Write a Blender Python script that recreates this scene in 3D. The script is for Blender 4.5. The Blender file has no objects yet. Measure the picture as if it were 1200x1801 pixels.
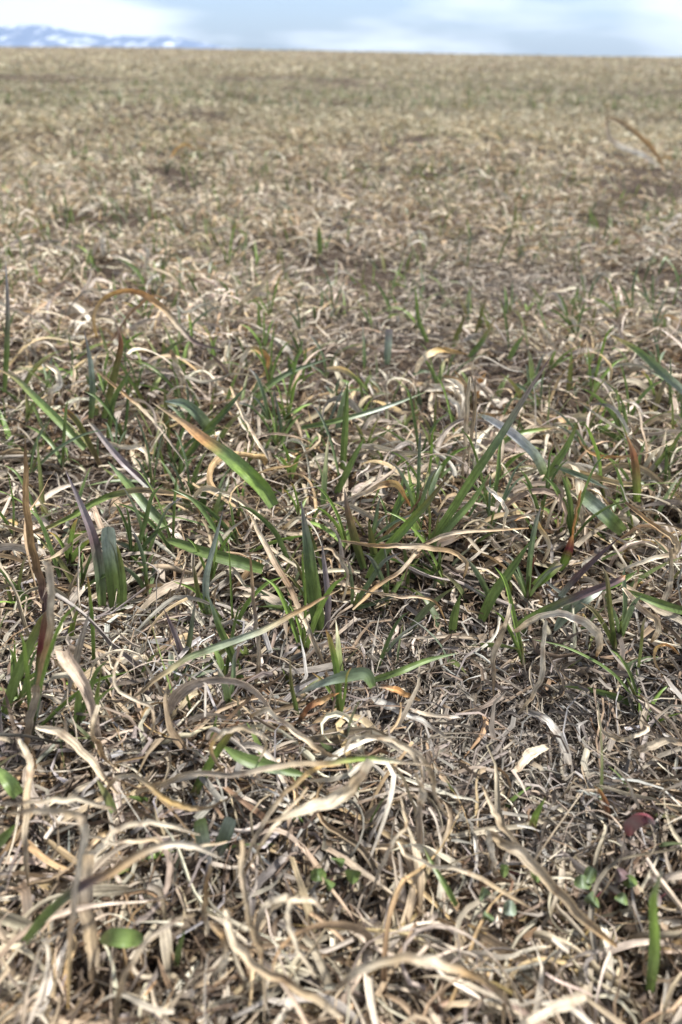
import bpy, math, random
import numpy as np
from mathutils import Vector
R = math.radians
rng = np.random.default_rng(11)
random.seed(5)
scene = bpy.context.scene
col = scene.collection

# ------------------------------------------------------------------ camera
CAM_H = 0.26
PITCH, ROLL = 31.85, 0.86
cam_d = bpy.data.cameras.new("camera")
cam = bpy.data.objects.new("camera", cam_d)
col.objects.link(cam)
cam_d.sensor_fit = 'VERTICAL'
cam_d.sensor_height = 36.0
cam_d.lens = 26.0
cam_d.clip_start = 0.005
cam_d.clip_end = 90000
cam.location = (0, 0, CAM_H)
cam.rotation_mode = 'XYZ'
from mathutils import Matrix
cam_rot = Matrix.Rotation(R(90 - PITCH), 3, 'X') @ Matrix.Rotation(R(ROLL), 3, 'Z')
cam.rotation_euler = cam_rot.to_euler()
cam_d.dof.use_dof = True
cam_d.dof.focus_distance = 0.37
cam_d.dof.aperture_fstop = 9.0
scene.camera = cam

# ------------------------------------------------------------------ sky and sun
SUN_EL, SUN_AZ = 62.0, 62.0
w = bpy.data.worlds.new("World")
scene.world = w
w.use_nodes = True
nt = w.node_tree
nt.nodes.clear()
def nd(nt, typ, **kw):
    n = nt.nodes.new(typ)
    for k, v in kw.items():
        setattr(n, k, v)
    return n
wo = nd(nt, 'ShaderNodeOutputWorld')
bg = nd(nt, 'ShaderNodeBackground')
bg.inputs['Strength'].default_value = 0.07
sky = nd(nt, 'ShaderNodeTexSky', sky_type='NISHITA')
sky.sun_disc = False
sky.sun_elevation = R(SUN_EL)
sky.sun_rotation = R(SUN_AZ)
sky.air_density = 1.0
sky.dust_density = 1.0
tc = nd(nt, 'ShaderNodeTexCoord')
mp = nd(nt, 'ShaderNodeMapping')
mp.inputs['Scale'].default_value = (1.0, 1.0, 5.5)
nz = nd(nt, 'ShaderNodeTexNoise')
nz.inputs['Scale'].default_value = 3.1
nz.inputs['Detail'].default_value = 4.0
nz.inputs['Roughness'].default_value = 0.5
cr = nd(nt, 'ShaderNodeValToRGB')
cr.color_ramp.elements[0].position = 0.45
cr.color_ramp.elements[0].color = (0.1, 0.1, 0.1, 1)
cr.color_ramp.elements[1].position = 0.60
cr.color_ramp.elements[1].color = (1, 1, 1, 1)
mx = nd(nt, 'ShaderNodeMix', data_type='RGBA')
mx.inputs[7].default_value = (7.2, 7.45, 7.7, 1)      # cloud
nt.links.new(tc.outputs['Generated'], mp.inputs['Vector'])
nt.links.new(mp.outputs['Vector'], nz.inputs['Vector'])
nt.links.new(nz.outputs['Fac'], cr.inputs['Fac'])
nt.links.new(cr.outputs['Color'], mx.inputs[0])
tint = nd(nt, 'ShaderNodeMix', data_type='RGBA', blend_type='MULTIPLY')     # thin high cloud keeps the clear part pale blue
tint.inputs[0].default_value = 1.0
tint.inputs[7].default_value = (0.50, 0.62, 0.86, 1)
nt.links.new(sky.outputs['Color'], tint.inputs[6])
nt.links.new(tint.outputs[2], mx.inputs[6])
nt.links.new(mx.outputs[2], bg.inputs['Color'])
nt.links.new(bg.outputs['Background'], wo.inputs['Surface'])

sd = bpy.data.lights.new("sun", 'SUN')
sd.energy = 4.0
sd.angle = R(7)
sd.color = (1.0, 0.97, 0.925)
sun = bpy.data.objects.new("sun", sd)
col.objects.link(sun)
sdir = Vector((math.sin(R(SUN_AZ)) * math.cos(R(SUN_EL)), math.cos(R(SUN_AZ)) * math.cos(R(SUN_EL)), math.sin(R(SUN_EL))))
sun.rotation_euler = sdir.to_track_quat('Z', 'Y').to_euler()
sun.location = (2, 4, 6)

scene.view_settings.view_transform = 'Standard'
scene.view_settings.look = 'None'
scene.view_settings.exposure = 1.36
scene.view_settings.gamma = 1
scene.cycles.max_bounces = 6
scene.cycles.diffuse_bounces = 2
scene.cycles.glossy_bounces = 2
scene.cycles.transmission_bounces = 4
scene.cycles.volume_bounces = 0
scene.cycles.use_denoising = True

# ------------------------------------------------------------------ helpers
def tag(o, label=None, cat=None, group=None, kind=None):
    if label: o['label'] = label
    if cat: o['category'] = cat
    if group: o['group'] = group
    if kind: o['kind'] = kind
    return o

def hash2(ix, iy, seed):
    n = (ix.astype(np.int64) * 374761393 + iy.astype(np.int64) * 668265263 + seed * 1442695041) & 0x7fffffff
    n = ((n ^ (n >> 13)) * 1274126177) & 0x7fffffff
    n = (n ^ (n >> 16)) & 0xffff
    return n / 65535.0
def vnoise(x, y, seed=0):
    x = np.asarray(x, float); y = np.asarray(y, float)
    ix = np.floor(x); iy = np.floor(y)
    fx = x - ix; fy = y - iy
    fx = fx * fx * (3 - 2 * fx); fy = fy * fy * (3 - 2 * fy)
    a = hash2(ix, iy, seed); b = hash2(ix + 1, iy, seed)
    c = hash2(ix, iy + 1, seed); d = hash2(ix + 1, iy + 1, seed)
    return (a * (1 - fx) + b * fx) * (1 - fy) + (c * (1 - fx) + d * fx) * fy
def fbm(x, y, seed=0, oct=4):
    s = 0; a = 0.5; t = 0
    for k in range(oct):
        s = s + a * vnoise(x * 2 ** k, y * 2 ** k, seed + 17 * k); t += a; a *= 0.5
    return s / t

# the photograph's own frame: 1200 x 1801, used to find where things stand on the ground
F = 26.0 / 36.0 * 1801
CR = np.array(cam_rot)
def ray(px, py):
    d = CR @ np.array([(px - 600.0) / F, -(py - 900.5) / F, -1.0])
    return d
def project(x, y, z=0.0):
    v = np.stack([np.asarray(x, float), np.asarray(y, float), np.asarray(z, float) + 0 * np.asarray(x) - CAM_H], -1)
    c = v @ CR
    dep = np.maximum(-c[..., 2], 1e-4)
    return 600 + F * c[..., 0] / dep, 900.5 - F * c[..., 1] / dep, dep

def blob(px, py, cx, cy, rx, ry):
    return np.exp(-(((px - cx) / rx) ** 2 + ((py - cy) / ry) ** 2))
def hollow(x, y):                       # low trampled ground between the tufts
    px, py, dep = project(x, y, 0.0)
    h = (1.0 * blob(px, py, 960, 1275, 340, 115) + 0.95 * blob(px, py, 90, 880, 190, 55)
         + 0.75 * blob(px, py, 690, 600, 170, 70) + 0.8 * blob(px, py, 900, 500, 240, 50)
         + 0.55 * blob(px, py, 640, 1120, 190, 60) + 0.5 * blob(px, py, 900, 1480, 200, 60)
         + 0.5 * blob(px, py, 560, 480, 200, 30) + 0.4 * blob(px, py, 480, 1560, 120, 60))
    return np.clip(h, 0, 1)
def gaps(x, y):                         # openings in the mat of straw; their shade is painted into the litter colour
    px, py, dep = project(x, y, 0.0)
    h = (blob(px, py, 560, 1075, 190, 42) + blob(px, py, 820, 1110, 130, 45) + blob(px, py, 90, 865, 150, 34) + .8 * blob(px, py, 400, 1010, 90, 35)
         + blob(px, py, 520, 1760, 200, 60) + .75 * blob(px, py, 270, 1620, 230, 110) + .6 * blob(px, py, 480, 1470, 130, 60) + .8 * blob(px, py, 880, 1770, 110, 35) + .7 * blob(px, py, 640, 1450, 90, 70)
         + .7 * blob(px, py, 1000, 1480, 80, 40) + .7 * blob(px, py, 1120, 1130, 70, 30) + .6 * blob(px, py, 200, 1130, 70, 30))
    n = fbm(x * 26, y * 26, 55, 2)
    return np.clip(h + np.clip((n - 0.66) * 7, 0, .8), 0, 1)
def terrain(x, y):
    x = np.asarray(x, float); y = np.asarray(y, float)
    r = np.sqrt(x * x + y * y)
    z = (fbm(x * 9, y * 9, 3, 3) - 0.5) * 0.022
    px, py, _ = project(x, y, 0.0)
    nr = (r < 2.5) & (y > 0)
    z = z + nr * (-0.010 * hollow(x, y) + 0.013 * blob(px, py, 680, 960, 480, 55) + 0.010 * blob(px, py, 330, 1330, 300, 60) - 0.008 * blob(px, py, 650, 1100, 300, 45))
    z = z + (fbm(x * 0.9, y * 0.9, 8, 3) - 0.5) * 0.11 * np.clip((r - 0.8) / 3, 0, 1)
    cr_ = np.clip((r - 12) / 26, 0, 1); cr_ = cr_ * cr_ * (3 - 2 * cr_)
    z = z + cr_ * (0.20 + (fbm(x * 0.10 + 5, y * 0.10, 19, 3) - .5) * .30 * np.clip((400 - r) / 200, 0, 1))
    z = z + (fbm(x * 0.12, y * 0.12, 9, 3) - 0.5) * 0.10 * np.clip((r - 5) / 25, 0, 1) * np.clip((400 - r) / 200, 0, 1)
    return z

# ------------------------------------------------------------------ materials
def leaf_material(name, rough=0.5, transl=0.3, streak=0.35, blotch=0.3, spec=0.35, streak_scale=2.2):
    m = bpy.data.materials.new(name)
    m.use_nodes = True
    n = m.node_tree
    n.nodes.clear()
    out = nd(n, 'ShaderNodeOutputMaterial')
    pr = nd(n, 'ShaderNodeBsdfPrincipled')
    pr.inputs['Roughness'].default_value = rough
    pr.inputs['Specular IOR Level'].default_value = spec
    tr = nd(n, 'ShaderNodeBsdfTranslucent')
    mix = nd(n, 'ShaderNodeMixShader'); mix.inputs[0].default_value = transl
    a = nd(n, 'ShaderNodeAttribute', attribute_name='Col')
    f = nd(n, 'ShaderNodeAttribute', attribute_name='fib')    # (mm across, mm along, seed)
    mp1 = nd(n, 'ShaderNodeMapping'); mp1.inputs['Scale'].default_value = (streak_scale, 0.05, 13.0)
    n1 = nd(n, 'ShaderNodeTexNoise'); n1.inputs['Scale'].default_value = 1.0; n1.inputs['Detail'].default_value = 3.0
    mp2 = nd(n, 'ShaderNodeMapping'); mp2.inputs['Scale'].default_value = (0.35, 0.16, 29.0)
    n2 = nd(n, 'ShaderNodeTexNoise'); n2.inputs['Scale'].default_value = 1.0; n2.inputs['Detail'].default_value = 4.0; n2.inputs['Roughness'].default_value = 0.65
    for mm, nn in ((mp1, n1), (mp2, n2)):
        n.links.new(f.outputs['Vector'], mm.inputs['Vector']); n.links.new(mm.outputs['Vector'], nn.inputs['Vector'])
    r1 = nd(n, 'ShaderNodeMapRange'); r1.inputs[1].default_value = 0.3; r1.inputs[2].default_value = 0.7
    r1.inputs[3].default_value = 1 - streak; r1.inputs[4].default_value = 1 + streak * 0.7
    r2 = nd(n, 'ShaderNodeMapRange'); r2.inputs[1].default_value = 0.3; r2.inputs[2].default_value = 0.7
    r2.inputs[3].default_value = 1 - blotch; r2.inputs[4].default_value = 1 + blotch * 0.6
    n.links.new(n1.outputs['Fac'], r1.inputs[0]); n.links.new(n2.outputs['Fac'], r2.inputs[0])
    mu = nd(n, 'ShaderNodeMath', operation='MULTIPLY')
    n.links.new(r1.outputs[0], mu.inputs[0]); n.links.new(r2.outputs[0], mu.inputs[1])
    vm = nd(n, 'ShaderNodeVectorMath', operation='SCALE')
    n.links.new(a.outputs['Color'], vm.inputs[0]); n.links.new(mu.outputs[0], vm.inputs['Scale'])
    n.links.new(vm.outputs['Vector'], pr.inputs['Base Color']); n.links.new(vm.outputs['Vector'], tr.inputs['Color'])
    bp = nd(n, 'ShaderNodeBump'); bp.inputs['Strength'].default_value = 0.35; bp.inputs['Distance'].default_value = 0.0004
    n.links.new(n1.outputs['Fac'], bp.inputs['Height'])
    n.links.new(bp.outputs['Normal'], pr.inputs['Normal'])
    n.links.new(pr.outputs[0], mix.inputs[1]); n.links.new(tr.outputs[0], mix.inputs[2])
    n.links.new(mix.outputs[0], out.inputs['Surface'])
    return m
M_DRY = leaf_material('dry_straw', 0.62, 0.2, 0.5, 0.42, 0.25, 1.5)
M_GREEN = leaf_material('green_leaf', 0.42, 0.28, 0.32, 0.36, 0.45, 1.1)
M_HERB = leaf_material('weed_leaf', 0.42, 0.2, 0.12, 0.3, 0.45, 0.8)

def soil_material():
    m = bpy.data.materials.new('soil_and_straw')
    m.use_nodes = True
    n = m.node_tree
    pr = n.nodes['Principled BSDF']
    pr.inputs['Roughness'].default_value = 0.95
    pr.inputs['Specular IOR Level'].default_value = 0.1
    g = nd(n, 'ShaderNodeNewGeometry')
    sc1 = nd(n, 'ShaderNodeTexNoise'); sc1.inputs['Scale'].default_value = 240; sc1.inputs['Detail'].default_value = 6; sc1.inputs['Roughness'].default_value = 0.7
    rr = nd(n, 'ShaderNodeValToRGB')
    rr.color_ramp.elements[0].position = 0.35; rr.color_ramp.elements[0].color = (0.022, 0.016, 0.012, 1)
    rr.color_ramp.elements[1].position = 0.7; rr.color_ramp.elements[1].color = (0.085, 0.062, 0.045, 1)
    # far beyond the modelled blades the ground is the same dead grass
    sc2 = nd(n, 'ShaderNodeTexNoise'); sc2.inputs['Scale'].default_value = 0.8; sc2.inputs['Detail'].default_value = 8; sc2.inputs['Roughness'].default_value = 0.7
    r2 = nd(n, 'ShaderNodeValToRGB')
    r2.color_ramp.elements[0].position = 0.35; r2.color_ramp.elements[0].color = (0.10, 0.082, 0.06, 1)
    r2.color_ramp.elements[1].position = 0.65; r2.color_ramp.elements[1].color = (0.19, 0.155, 0.11, 1)
    ln = nd(n, 'ShaderNodeVectorMath', operation='LENGTH')
    mr = nd(n, 'ShaderNodeMapRange'); mr.inputs[1].default_value = 6; mr.inputs[2].default_value = 22
    mixc = nd(n, 'ShaderNodeMix', data_type='RGBA')
    for s in (sc1, sc2): n.links.new(g.outputs['Position'], s.inputs['Vector'])
    n.links.new(g.outputs['Position'], ln.inputs[0]); n.links.new(ln.outputs['Value'], mr.inputs[0])
    n.links.new(sc1.outputs['Fac'], rr.inputs[0]); n.links.new(sc2.outputs['Fac'], r2.inputs[0])
    n.links.new(mr.outputs[0], mixc.inputs[0]); n.links.new(rr.outputs[0], mixc.inputs[6]); n.links.new(r2.outputs[0], mixc.inputs[7])
    n.links.new(mixc.outputs[2], pr.inputs['Base Color'])
    bp = nd(n, 'ShaderNodeBump'); bp.inputs['Strength'].default_value = 0.8; bp.inputs['Distance'].default_value = 0.003
    n.links.new(sc1.outputs['Fac'], bp.inputs['Height']); n.links.new(bp.outputs['Normal'], pr.inputs['Normal'])
    return m

# ------------------------------------------------------------------ ground sheet
def axis(first, n1, last, n2):
    a = np.linspace(0, first, n1)
    b = first * (last / first) ** (np.arange(1, n2 + 1) / n2)
    return np.concatenate([a, b])
def grid_mesh(name, X, Y, Z, mat):
    ny, nx = X.shape
    me = bpy.data.meshes.new(name)
    co = np.stack([X, Y, Z], -1).reshape(-1, 3)
    i = np.arange(ny * nx).reshape(ny, nx)
    q = np.stack([i[:-1, :-1], i[:-1, 1:], i[1:, 1:], i[1:, :-1]], -1).reshape(-1, 4)
    fill_mesh(me, co, q)
    me.materials.append(mat)
    o = bpy.data.objects.new(name, me)
    col.objects.link(o)
    return o
def fill_mesh(me, co, q):
    me.vertices.add(len(co)); me.vertices.foreach_set('co', co.astype(np.float32).ravel())
    me.loops.add(q.size); me.loops.foreach_set('vertex_index', q.astype(np.int32).ravel())
    me.polygons.add(len(q))
    me.polygons.foreach_set('loop_start', (np.arange(len(q)) * 4).astype(np.int32))
    me.polygons.foreach_set('loop_total', np.full(len(q), 4, np.int32))
    me.polygons.foreach_set('use_smooth', np.ones(len(q), bool))
    me.update(calc_edges=True)
xa = axis(1.5, 120, 16000, 90)
xs = np.concatenate([-xa[:0:-1], xa])
ya = axis(2.0, 180, 16000, 110)
ys = np.concatenate([-axis(1.0, 20, 60, 14)[:0:-1], ya])
GX, GY = np.meshgrid(xs, ys)
ground = grid_mesh('ground', GX, GY, terrain(GX, GY), soil_material())
tag(ground, kind='structure')

# ------------------------------------------------------------------ mountains
def mountain_material():
    m = bpy.data.materials.new('forest_and_snow')
    m.use_nodes = True
    n = m.node_tree
    pr = n.nodes['Principled BSDF']; pr.inputs['Roughness'].default_value = 0.9
    g = nd(n, 'ShaderNodeNewGeometry')
    mp = nd(n, 'ShaderNodeMapping'); mp.inputs['Scale'].default_value = (0.0050, 0.0016, 0.012)
    nn = nd(n, 'ShaderNodeTexNoise'); nn.inputs['Scale'].default_value = 1; nn.inputs['Detail'].default_value = 5; nn.inputs['Roughness'].default_value = 0.6
    r = nd(n, 'ShaderNodeValToRGB')
    r.color_ramp.elements[0].position = 0.53; r.color_ramp.elements[0].color = (0.05, 0.08, 0.16, 1)
    r.color_ramp.elements[1].position = 0.63; r.color_ramp.elements[1].color = (0.50, 0.53, 0.58, 1)
    n.links.new(g.outputs['Position'], mp.inputs['Vector']); n.links.new(mp.outputs[0], nn.inputs['Vector'])
    n.links.new(nn.outputs['Fac'], r.inputs[0]); n.links.new(r.outputs[0], pr.inputs['Base Color'])
    return m
mxs = np.linspace(-11000, -1250, 160); mys = np.linspace(11500, 15000, 46)
MX, MY = np.meshgrid(mxs, mys)
D0 = 12800.0
prof_px = np.array([-700, -420, -200, -60, 0, 60, 110, 150, 185, 235, 290, 335, 380, 420, 445])
prof_h = np.array([30, 44, 33, 30, 34, 40, 45, 41, 33, 26, 27, 26, 17, 7, 0]) * 1.0
pxg = 600 + MX / D0 * F
H = 0.66 * np.interp(pxg.ravel(), prof_px, prof_h).reshape(MX.shape) / F * D0
env = np.exp(-((MY - 13000) / 900.0) ** 2)
env = np.maximum(env, 0.75 * np.exp(-((MY - 12100) / 500.0) ** 2) * vnoise(MX / 900, MY * 0, 4))
MZ = H * env * (0.86 + 0.28 * fbm(MX / 500, MY / 500, 21, 4)) - 8
mts = grid_mesh('mountains', MX, MY, MZ, mountain_material())
tag(mts, kind='structure')

# ------------------------------------------------------------------ ribbons: every leaf and straw is a curled strip
def sections(P, Wd, curl, side0, twist, K, keel=False):
    """P (N,S,3) centre lines, Wd (N,S) half widths, curl (N,S) half arc of the cross-section, twist (N,S) roll angle."""
    N, S, _ = P.shape
    T = np.empty_like(P)
    T[:, 1:-1] = P[:, 2:] - P[:, :-2]; T[:, 0] = P[:, 1] - P[:, 0]; T[:, -1] = P[:, -1] - P[:, -2]
    T /= np.linalg.norm(T, axis=-1, keepdims=True) + 1e-12
    per_pt = side0.ndim == 3
    side = (side0[:, 0] if per_pt else side0).copy()
    B = np.empty_like(P)
    for s in range(S):
        t = T[:, s]
        if per_pt: side = side0[:, s]
        side = side - (side * t).sum(-1, keepdims=True) * t
        side /= np.linalg.norm(side, axis=-1, keepdims=True) + 1e-9
        B[:, s] = side
    Nn = np.cross(T, B)
    c, sn = np.cos(twist)[..., None], np.sin(twist)[..., None]
    B2 = B * c + Nn * sn
    N2 = Nn * c - B * sn
    u = np.linspace(-1, 1, K)
    cu = np.maximum(curl, 0.02)[..., None]
    lx = np.sin(u * cu) / cu * Wd[..., None]
    lz = (1 - np.cos(u * cu)) / cu * Wd[..., None]
    if keel: lz = np.abs(u) ** 1.1 * np.tan(np.minimum(cu, 1.1) * .55) * Wd[..., None]; lx = u * Wd[..., None] * np.cos(np.minimum(cu, 1.1) * .55)
    return P[:, :, None, :] + B2[:, :, None, :] * lx[..., None] + N2[:, :, None, :] * lz[..., None]
def ribbon_mesh(name, P, Wd, curl, side0, twist, C, mat, K=4, rnd=None, keel=False):
    N, S, _ = P.shape
    V = sections(P, Wd, curl, side0, twist, K, keel)
    i = np.arange(N * S * K).reshape(N, S, K)
    q = np.stack([i[:, :-1, :-1], i[:, :-1, 1:], i[:, 1:, 1:], i[:, 1:, :-1]], -1).reshape(-1, 4)
    me = bpy.data.meshes.new(name)
    fill_mesh(me, V.reshape(-1, 3), q)
    if rnd is None: rnd = rng.random(N)
    L = np.concatenate([np.zeros((N, 1)), np.cumsum(np.linalg.norm(P[:, 1:] - P[:, :-1], axis=-1), 1)], 1)
    fib = np.empty((N, S, K, 3), np.float32)
    fib[..., 0] = (np.linspace(-1, 1, K)[None, None, :] * Wd[..., None]) * 1000
    fib[..., 1] = (L * 1000)[..., None]
    fib[..., 2] = (rnd * 10)[:, None, None]
    at = me.attributes.new('fib', 'FLOAT_VECTOR', 'POINT'); at.data.foreach_set('vector', fib.ravel())
    cc = np.ones((N, S, K, 4), np.float32); cc[..., :3] = C[:, :, None, :]
    ac = me.attributes.new('Col', 'FLOAT_COLOR', 'POINT'); ac.data.foreach_set('color', cc.ravel())
    me.materials.append(mat)
    return me
def link(name, me, parent=None):
    o = bpy.data.objects.new(name, me); col.objects.link(o)
    if parent is not None: o.parent = parent
    return o

# colours of the dead and living leaf (linear)
PAL = {
 'straw': (0.40, 0.315, 0.21), 'pale': (0.53, 0.455, 0.355), 'cream': (0.69, 0.62, 0.50), 'grey': (0.26, 0.228, 0.195),
 'brown': (0.22, 0.145, 0.085), 'dark': (0.10, 0.072, 0.05), 'tan': (0.42, 0.285, 0.15), 'orange': (0.56, 0.30, 0.12),
 'rust': (0.27, 0.12, 0.065), 'yellow': (0.60, 0.42, 0.18), 'green': (0.16, 0.225, 0.065), 'dgreen': (0.105, 0.155, 0.05),
 'bgreen': (0.20, 0.30, 0.06), 'blue': (0.15, 0.195, 0.11), 'silver': (0.32, 0.37, 0.29), 'purple': (0.155, 0.105, 0.105),
 'lilac': (0.27, 0.225, 0.225), 'red': (0.17, 0.035, 0.045), 'olive': (0.17, 0.17, 0.055), 'white': (0.80, 0.76, 0.68),
 'silvergrey': (0.46, 0.45, 0.43)}

def walk_blades(x, y, L, W, upright, S, cs=1.0, wig=1.0, zlift=0.0, phi0=None):
    """random dead-leaf paths: rise from the ground, arch over, wander and curl back."""
    N = len(x)
    ds = (L / (S - 1))
    lay = fbm(x * 7, y * 7, 31, 2) * 14                     # neighbouring blades lie roughly alike
    phi = np.where(rng.random(N) < .6, lay + rng.normal(0, .6, N) + np.pi * (rng.random(N) < .4), rng.random(N) * 2 * np.pi)
    if phi0 is not None: phi = phi0
    th = upright * rng.uniform(0.3, 1.0, N)
    kth = -(th + rng.uniform(0.1, 1.3, N)) * rng.uniform(0.7, 2.2, N)        # bends over along its length
    kphi = rng.normal(0, 1.1, N) * cs
    curl_end = rng.normal(0, 3.2, N) * (rng.random(N) < 0.55) * cs
    a1, p1, f1 = rng.uniform(0, 0.65, N) * wig, rng.random(N) * 6.28, rng.uniform(3, 9, N)
    a2, p2, f2 = rng.uniform(0, 0.75, N) * wig, rng.random(N) * 6.28, rng.uniform(3, 8, N)
    kink = rng.normal(0, 1, (N, S, 2)) * (rng.random((N, S, 1)) < 0.22) * 0.75 * wig
    kink = np.cumsum(kink, 1) * 0.6
    g0 = terrain(x, y)
    P = np.empty((N, S, 3))
    z = g0 + zlift
    cx, cy = x.copy(), y.copy()
    floor = 0.0015 + rng.random(N) * 0.012 * 1.0 + zlift
    for s in range(S):
        t = s / (S - 1)
        P[:, s, 0], P[:, s, 1] = cx, cy
        P[:, s, 2] = z
        tt = th + kth * t + a1 * np.sin(f1 * t + p1) + kink[:, s, 0] * 0.5
        pp = phi + kphi * t + curl_end * t ** 3 + a2 * np.sin(f2 * t + p2) + kink[:, s, 1] * 0.8
        d = np.cos(tt)
        cx = cx + np.cos(pp) * d * ds; cy = cy + np.sin(pp) * d * ds
        z = z + np.sin(tt) * ds
        lo = g0 + floor * min(1, t * 3 + 0.15)
        z = np.where(z < lo, lo + (lo - z) * 0.25, z)
    return P, phi
def width_profile(S, N, W, blunt):
    t = np.linspace(0, 1, S)[None, :]
    p = np.clip(0.55 + 1.4 * t, 0, 1) * np.where(t < 0.45, 1, 1 - ((t - 0.45) / 0.55) ** 1.7)
    pb = np.ones_like(t) * (0.9 + 0.1 * np.sin(t * 9))
    p = np.where(blunt[:, None], pb, p)
    irr = 1 + 0.18 * np.sin(rng.random((N, 1)) * 6 + t * rng.uniform(8, 20, (N, 1)))
    return np.maximum(p * irr, 0.05) * W[:, None] * 0.5
def mixcols(N, names, probs, jit=0.16):
    base = np.array([PAL[n] for n in names])
    k = rng.choice(len(names), N, p=np.array(probs) / sum(probs))
    c = base[k] * rng.uniform(1 - jit * 1.5, 1 + jit * 1.2, (N, 1)) * rng.uniform(1 - jit * 0.35, 1 + jit * 0.35, (N, 3))
    return c
def grad(c0, c1, S, pw=1.0):
    t = (np.linspace(0, 1, S) ** pw)[None, :, None]
    return c0[:, None, :] * (1 - t) + c1[:, None, :] * t

def scatter_px(N, px0, px1, py0, py1):
    """points on the ground, even per area of what the photograph frames"""
    px = rng.uniform(px0, px1, N); py = rng.uniform(py0, py1, N)
    d = np.stack([(px - 600) / F, -(py - 900.5) / F, -np.ones(N)], -1) @ CR.T
    t = -CAM_H / d[:, 2]
    return d[:, 0] * t, d[:, 1] * t
def scatter_area(N, y0, y1, half0, k, power=1.0):
    """points in the wedge ahead of the viewer; density falls with distance**power"""
    u = rng.random(N)
    e = 2 - power
    if abs(e) < 1e-6: y = y0 * (y1 / y0) ** u
    else: y = (y0 ** e + (y1 ** e - y0 ** e) * u) ** (1 / e)
    x = rng.uniform(-1, 1, N) * (half0 + k * y)
    return x, y

big_pool = []
def dry_layer(x, y, Lr, Wr, up, S, K, names, probs, names2=None, probs2=None, cs=1.0, wig=1.0, lift=0.0, blunt_p=0.25, keep=0, curlr=(0.3, 2.0), clear=False, phi0=None):
    N = len(x)
    h = hollow(x, y)
    L = rng.uniform(*Lr, N) * (1 - 0.45 * h)
    dsc = np.clip(project(x, y, 0.02)[2] / 0.46, 0.3, 1.0) ** 0.42
    L = L * dsc ** 0.5
    W = (Wr[0] + (Wr[1] - Wr[0]) * rng.random(N) ** 1.5) * (1 - 0.35 * h) * dsc
    W = W * np.where(rng.random(N) < 0.12, 1.7, 1.0)
    P, phi = walk_blades(x, y, L, W, up * (1 - 0.9 * h), S, cs, wig, lift, phi0)
    blunt = rng.random(N) < blunt_p
    Wd = width_profile(S, N, W, blunt)
    c0 = mixcols(N, names, probs); c1 = mixcols(N, names2 or names, probs2 or probs)
    g = np.array(PAL['grey']) * rng.uniform(0.5, 1.25, (N, 1))
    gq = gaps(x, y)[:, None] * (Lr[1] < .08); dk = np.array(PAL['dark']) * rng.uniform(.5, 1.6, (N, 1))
    c0 = c0 * (1 - gq * .8) + dk * gq * .8; c1 = c1 * (1 - gq * .8) + dk * gq * .8    # shade of the gaps put into the colour of litter and fine straw
    hm = (0.75 * h * (rng.random(N) < 0.85))[:, None]
    c0 = c0 * (1 - hm) + g * hm; c1 = c1 * (1 - hm) + g * hm
    C = grad(c0, c1, S)
    curl = rng.uniform(*curlr, (N, 1)) + rng.normal(0, 0.5, (N, 1)) * np.linspace(0, 1, S)[None, :]
    side0 = np.stack([-np.sin(phi), np.cos(phi), rng.normal(0, 0.3, N)], -1)
    tw = rng.normal(0, 0.8, (N, 1)) + rng.normal(0, 2.2, (N, 1)) * np.linspace(0, 1, S)[None, :]
    data = [P, Wd, np.clip(curl, 0.05, 2.6), side0, tw, C]
    if clear:                                         # straw does not grow through the larger leaves
        ok = ~((near_leaf(P).mean(1) > .06) & (rng.random(N) < .85))
        data = [q[ok] for q in data]; L, W, P = L[ok], W[ok], P[ok]; N = len(L); x, y = x[ok], y[ok]
    if keep:
        px, py, dep = project(P[..., 0], P[..., 1], P[..., 2])
        inside = (px > 30) & (px < 1170) & (py > 420) & (py < 1780)
        size = (L * W / dep.mean(1) ** 2) * (inside.mean(1) > 0.8) * (P[..., 2].max(1) - terrain(x, y))
        idx = np.argsort(-size)[:keep]
        big_pool.append([d[idx] for d in data] + [L[idx], W[idx]])
        m = np.ones(N, bool); m[idx] = False
        data = [d[m] for d in data]
    return data
def join_data(lst):
    return [np.concatenate([l[k] for l in lst]) for k in range(6)]

# ------------------------------------------------------------------ single leaves and plants
def ground_hit(px, py, z=0.0):
    d = ray(px, py)
    g = 0.0
    for _ in range(4):
        t = (g + z - CAM_H) / d[2]
        g = float(terrain(d[0] * t, d[1] * t))
    return np.array([d[0] * t, d[1] * t, g + z])
def spline(pts, n):
    pts = np.array(pts, float)
    if len(pts) == 2: pts = np.array([pts[0], pts.mean(0), pts[1]])
    e = np.concatenate([[2 * pts[0] - pts[1]], pts, [2 * pts[-1] - pts[-2]]])
    out = []
    m = len(pts) - 1
    for u in np.linspace(0, m - 1e-6, n):
        i = int(u); t = u - i
        p0, p1, p2, p3 = e[i], e[i + 1], e[i + 2], e[i + 3]
        out.append(0.5 * (2 * p1 + (p2 - p0) * t + (2 * p0 - 5 * p1 + 4 * p2 - p3) * t * t + (3 * p1 - p0 - 3 * p2 + p3) * t ** 3))
    return np.array(out)
PROF = {
 'spear': ([0, .15, .4, .7, .9, 1], [.75, .95, 1, .72, .3, .04]),
 'long': ([0, .1, .5, .85, 1], [.8, 1, .95, .6, .06]),
 'strip': ([0, .1, .5, .85, 1], [.5, .85, 1, .75, .25]),
 'both': ([0, .25, .5, .8, 1], [.08, .75, 1, .55, .05]),
 'blunt': ([0, .2, .8, .96, 1], [.7, .95, 1, .9, .7]),
 'oval': ([0, .12, .35, .6, .85, .97, 1], [.12, .55, .95, 1, .7, .3, .08]),
 'wide': ([0, .2, .55, .8, 1], [.06, .4, .95, 1, .5]),
}
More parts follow.
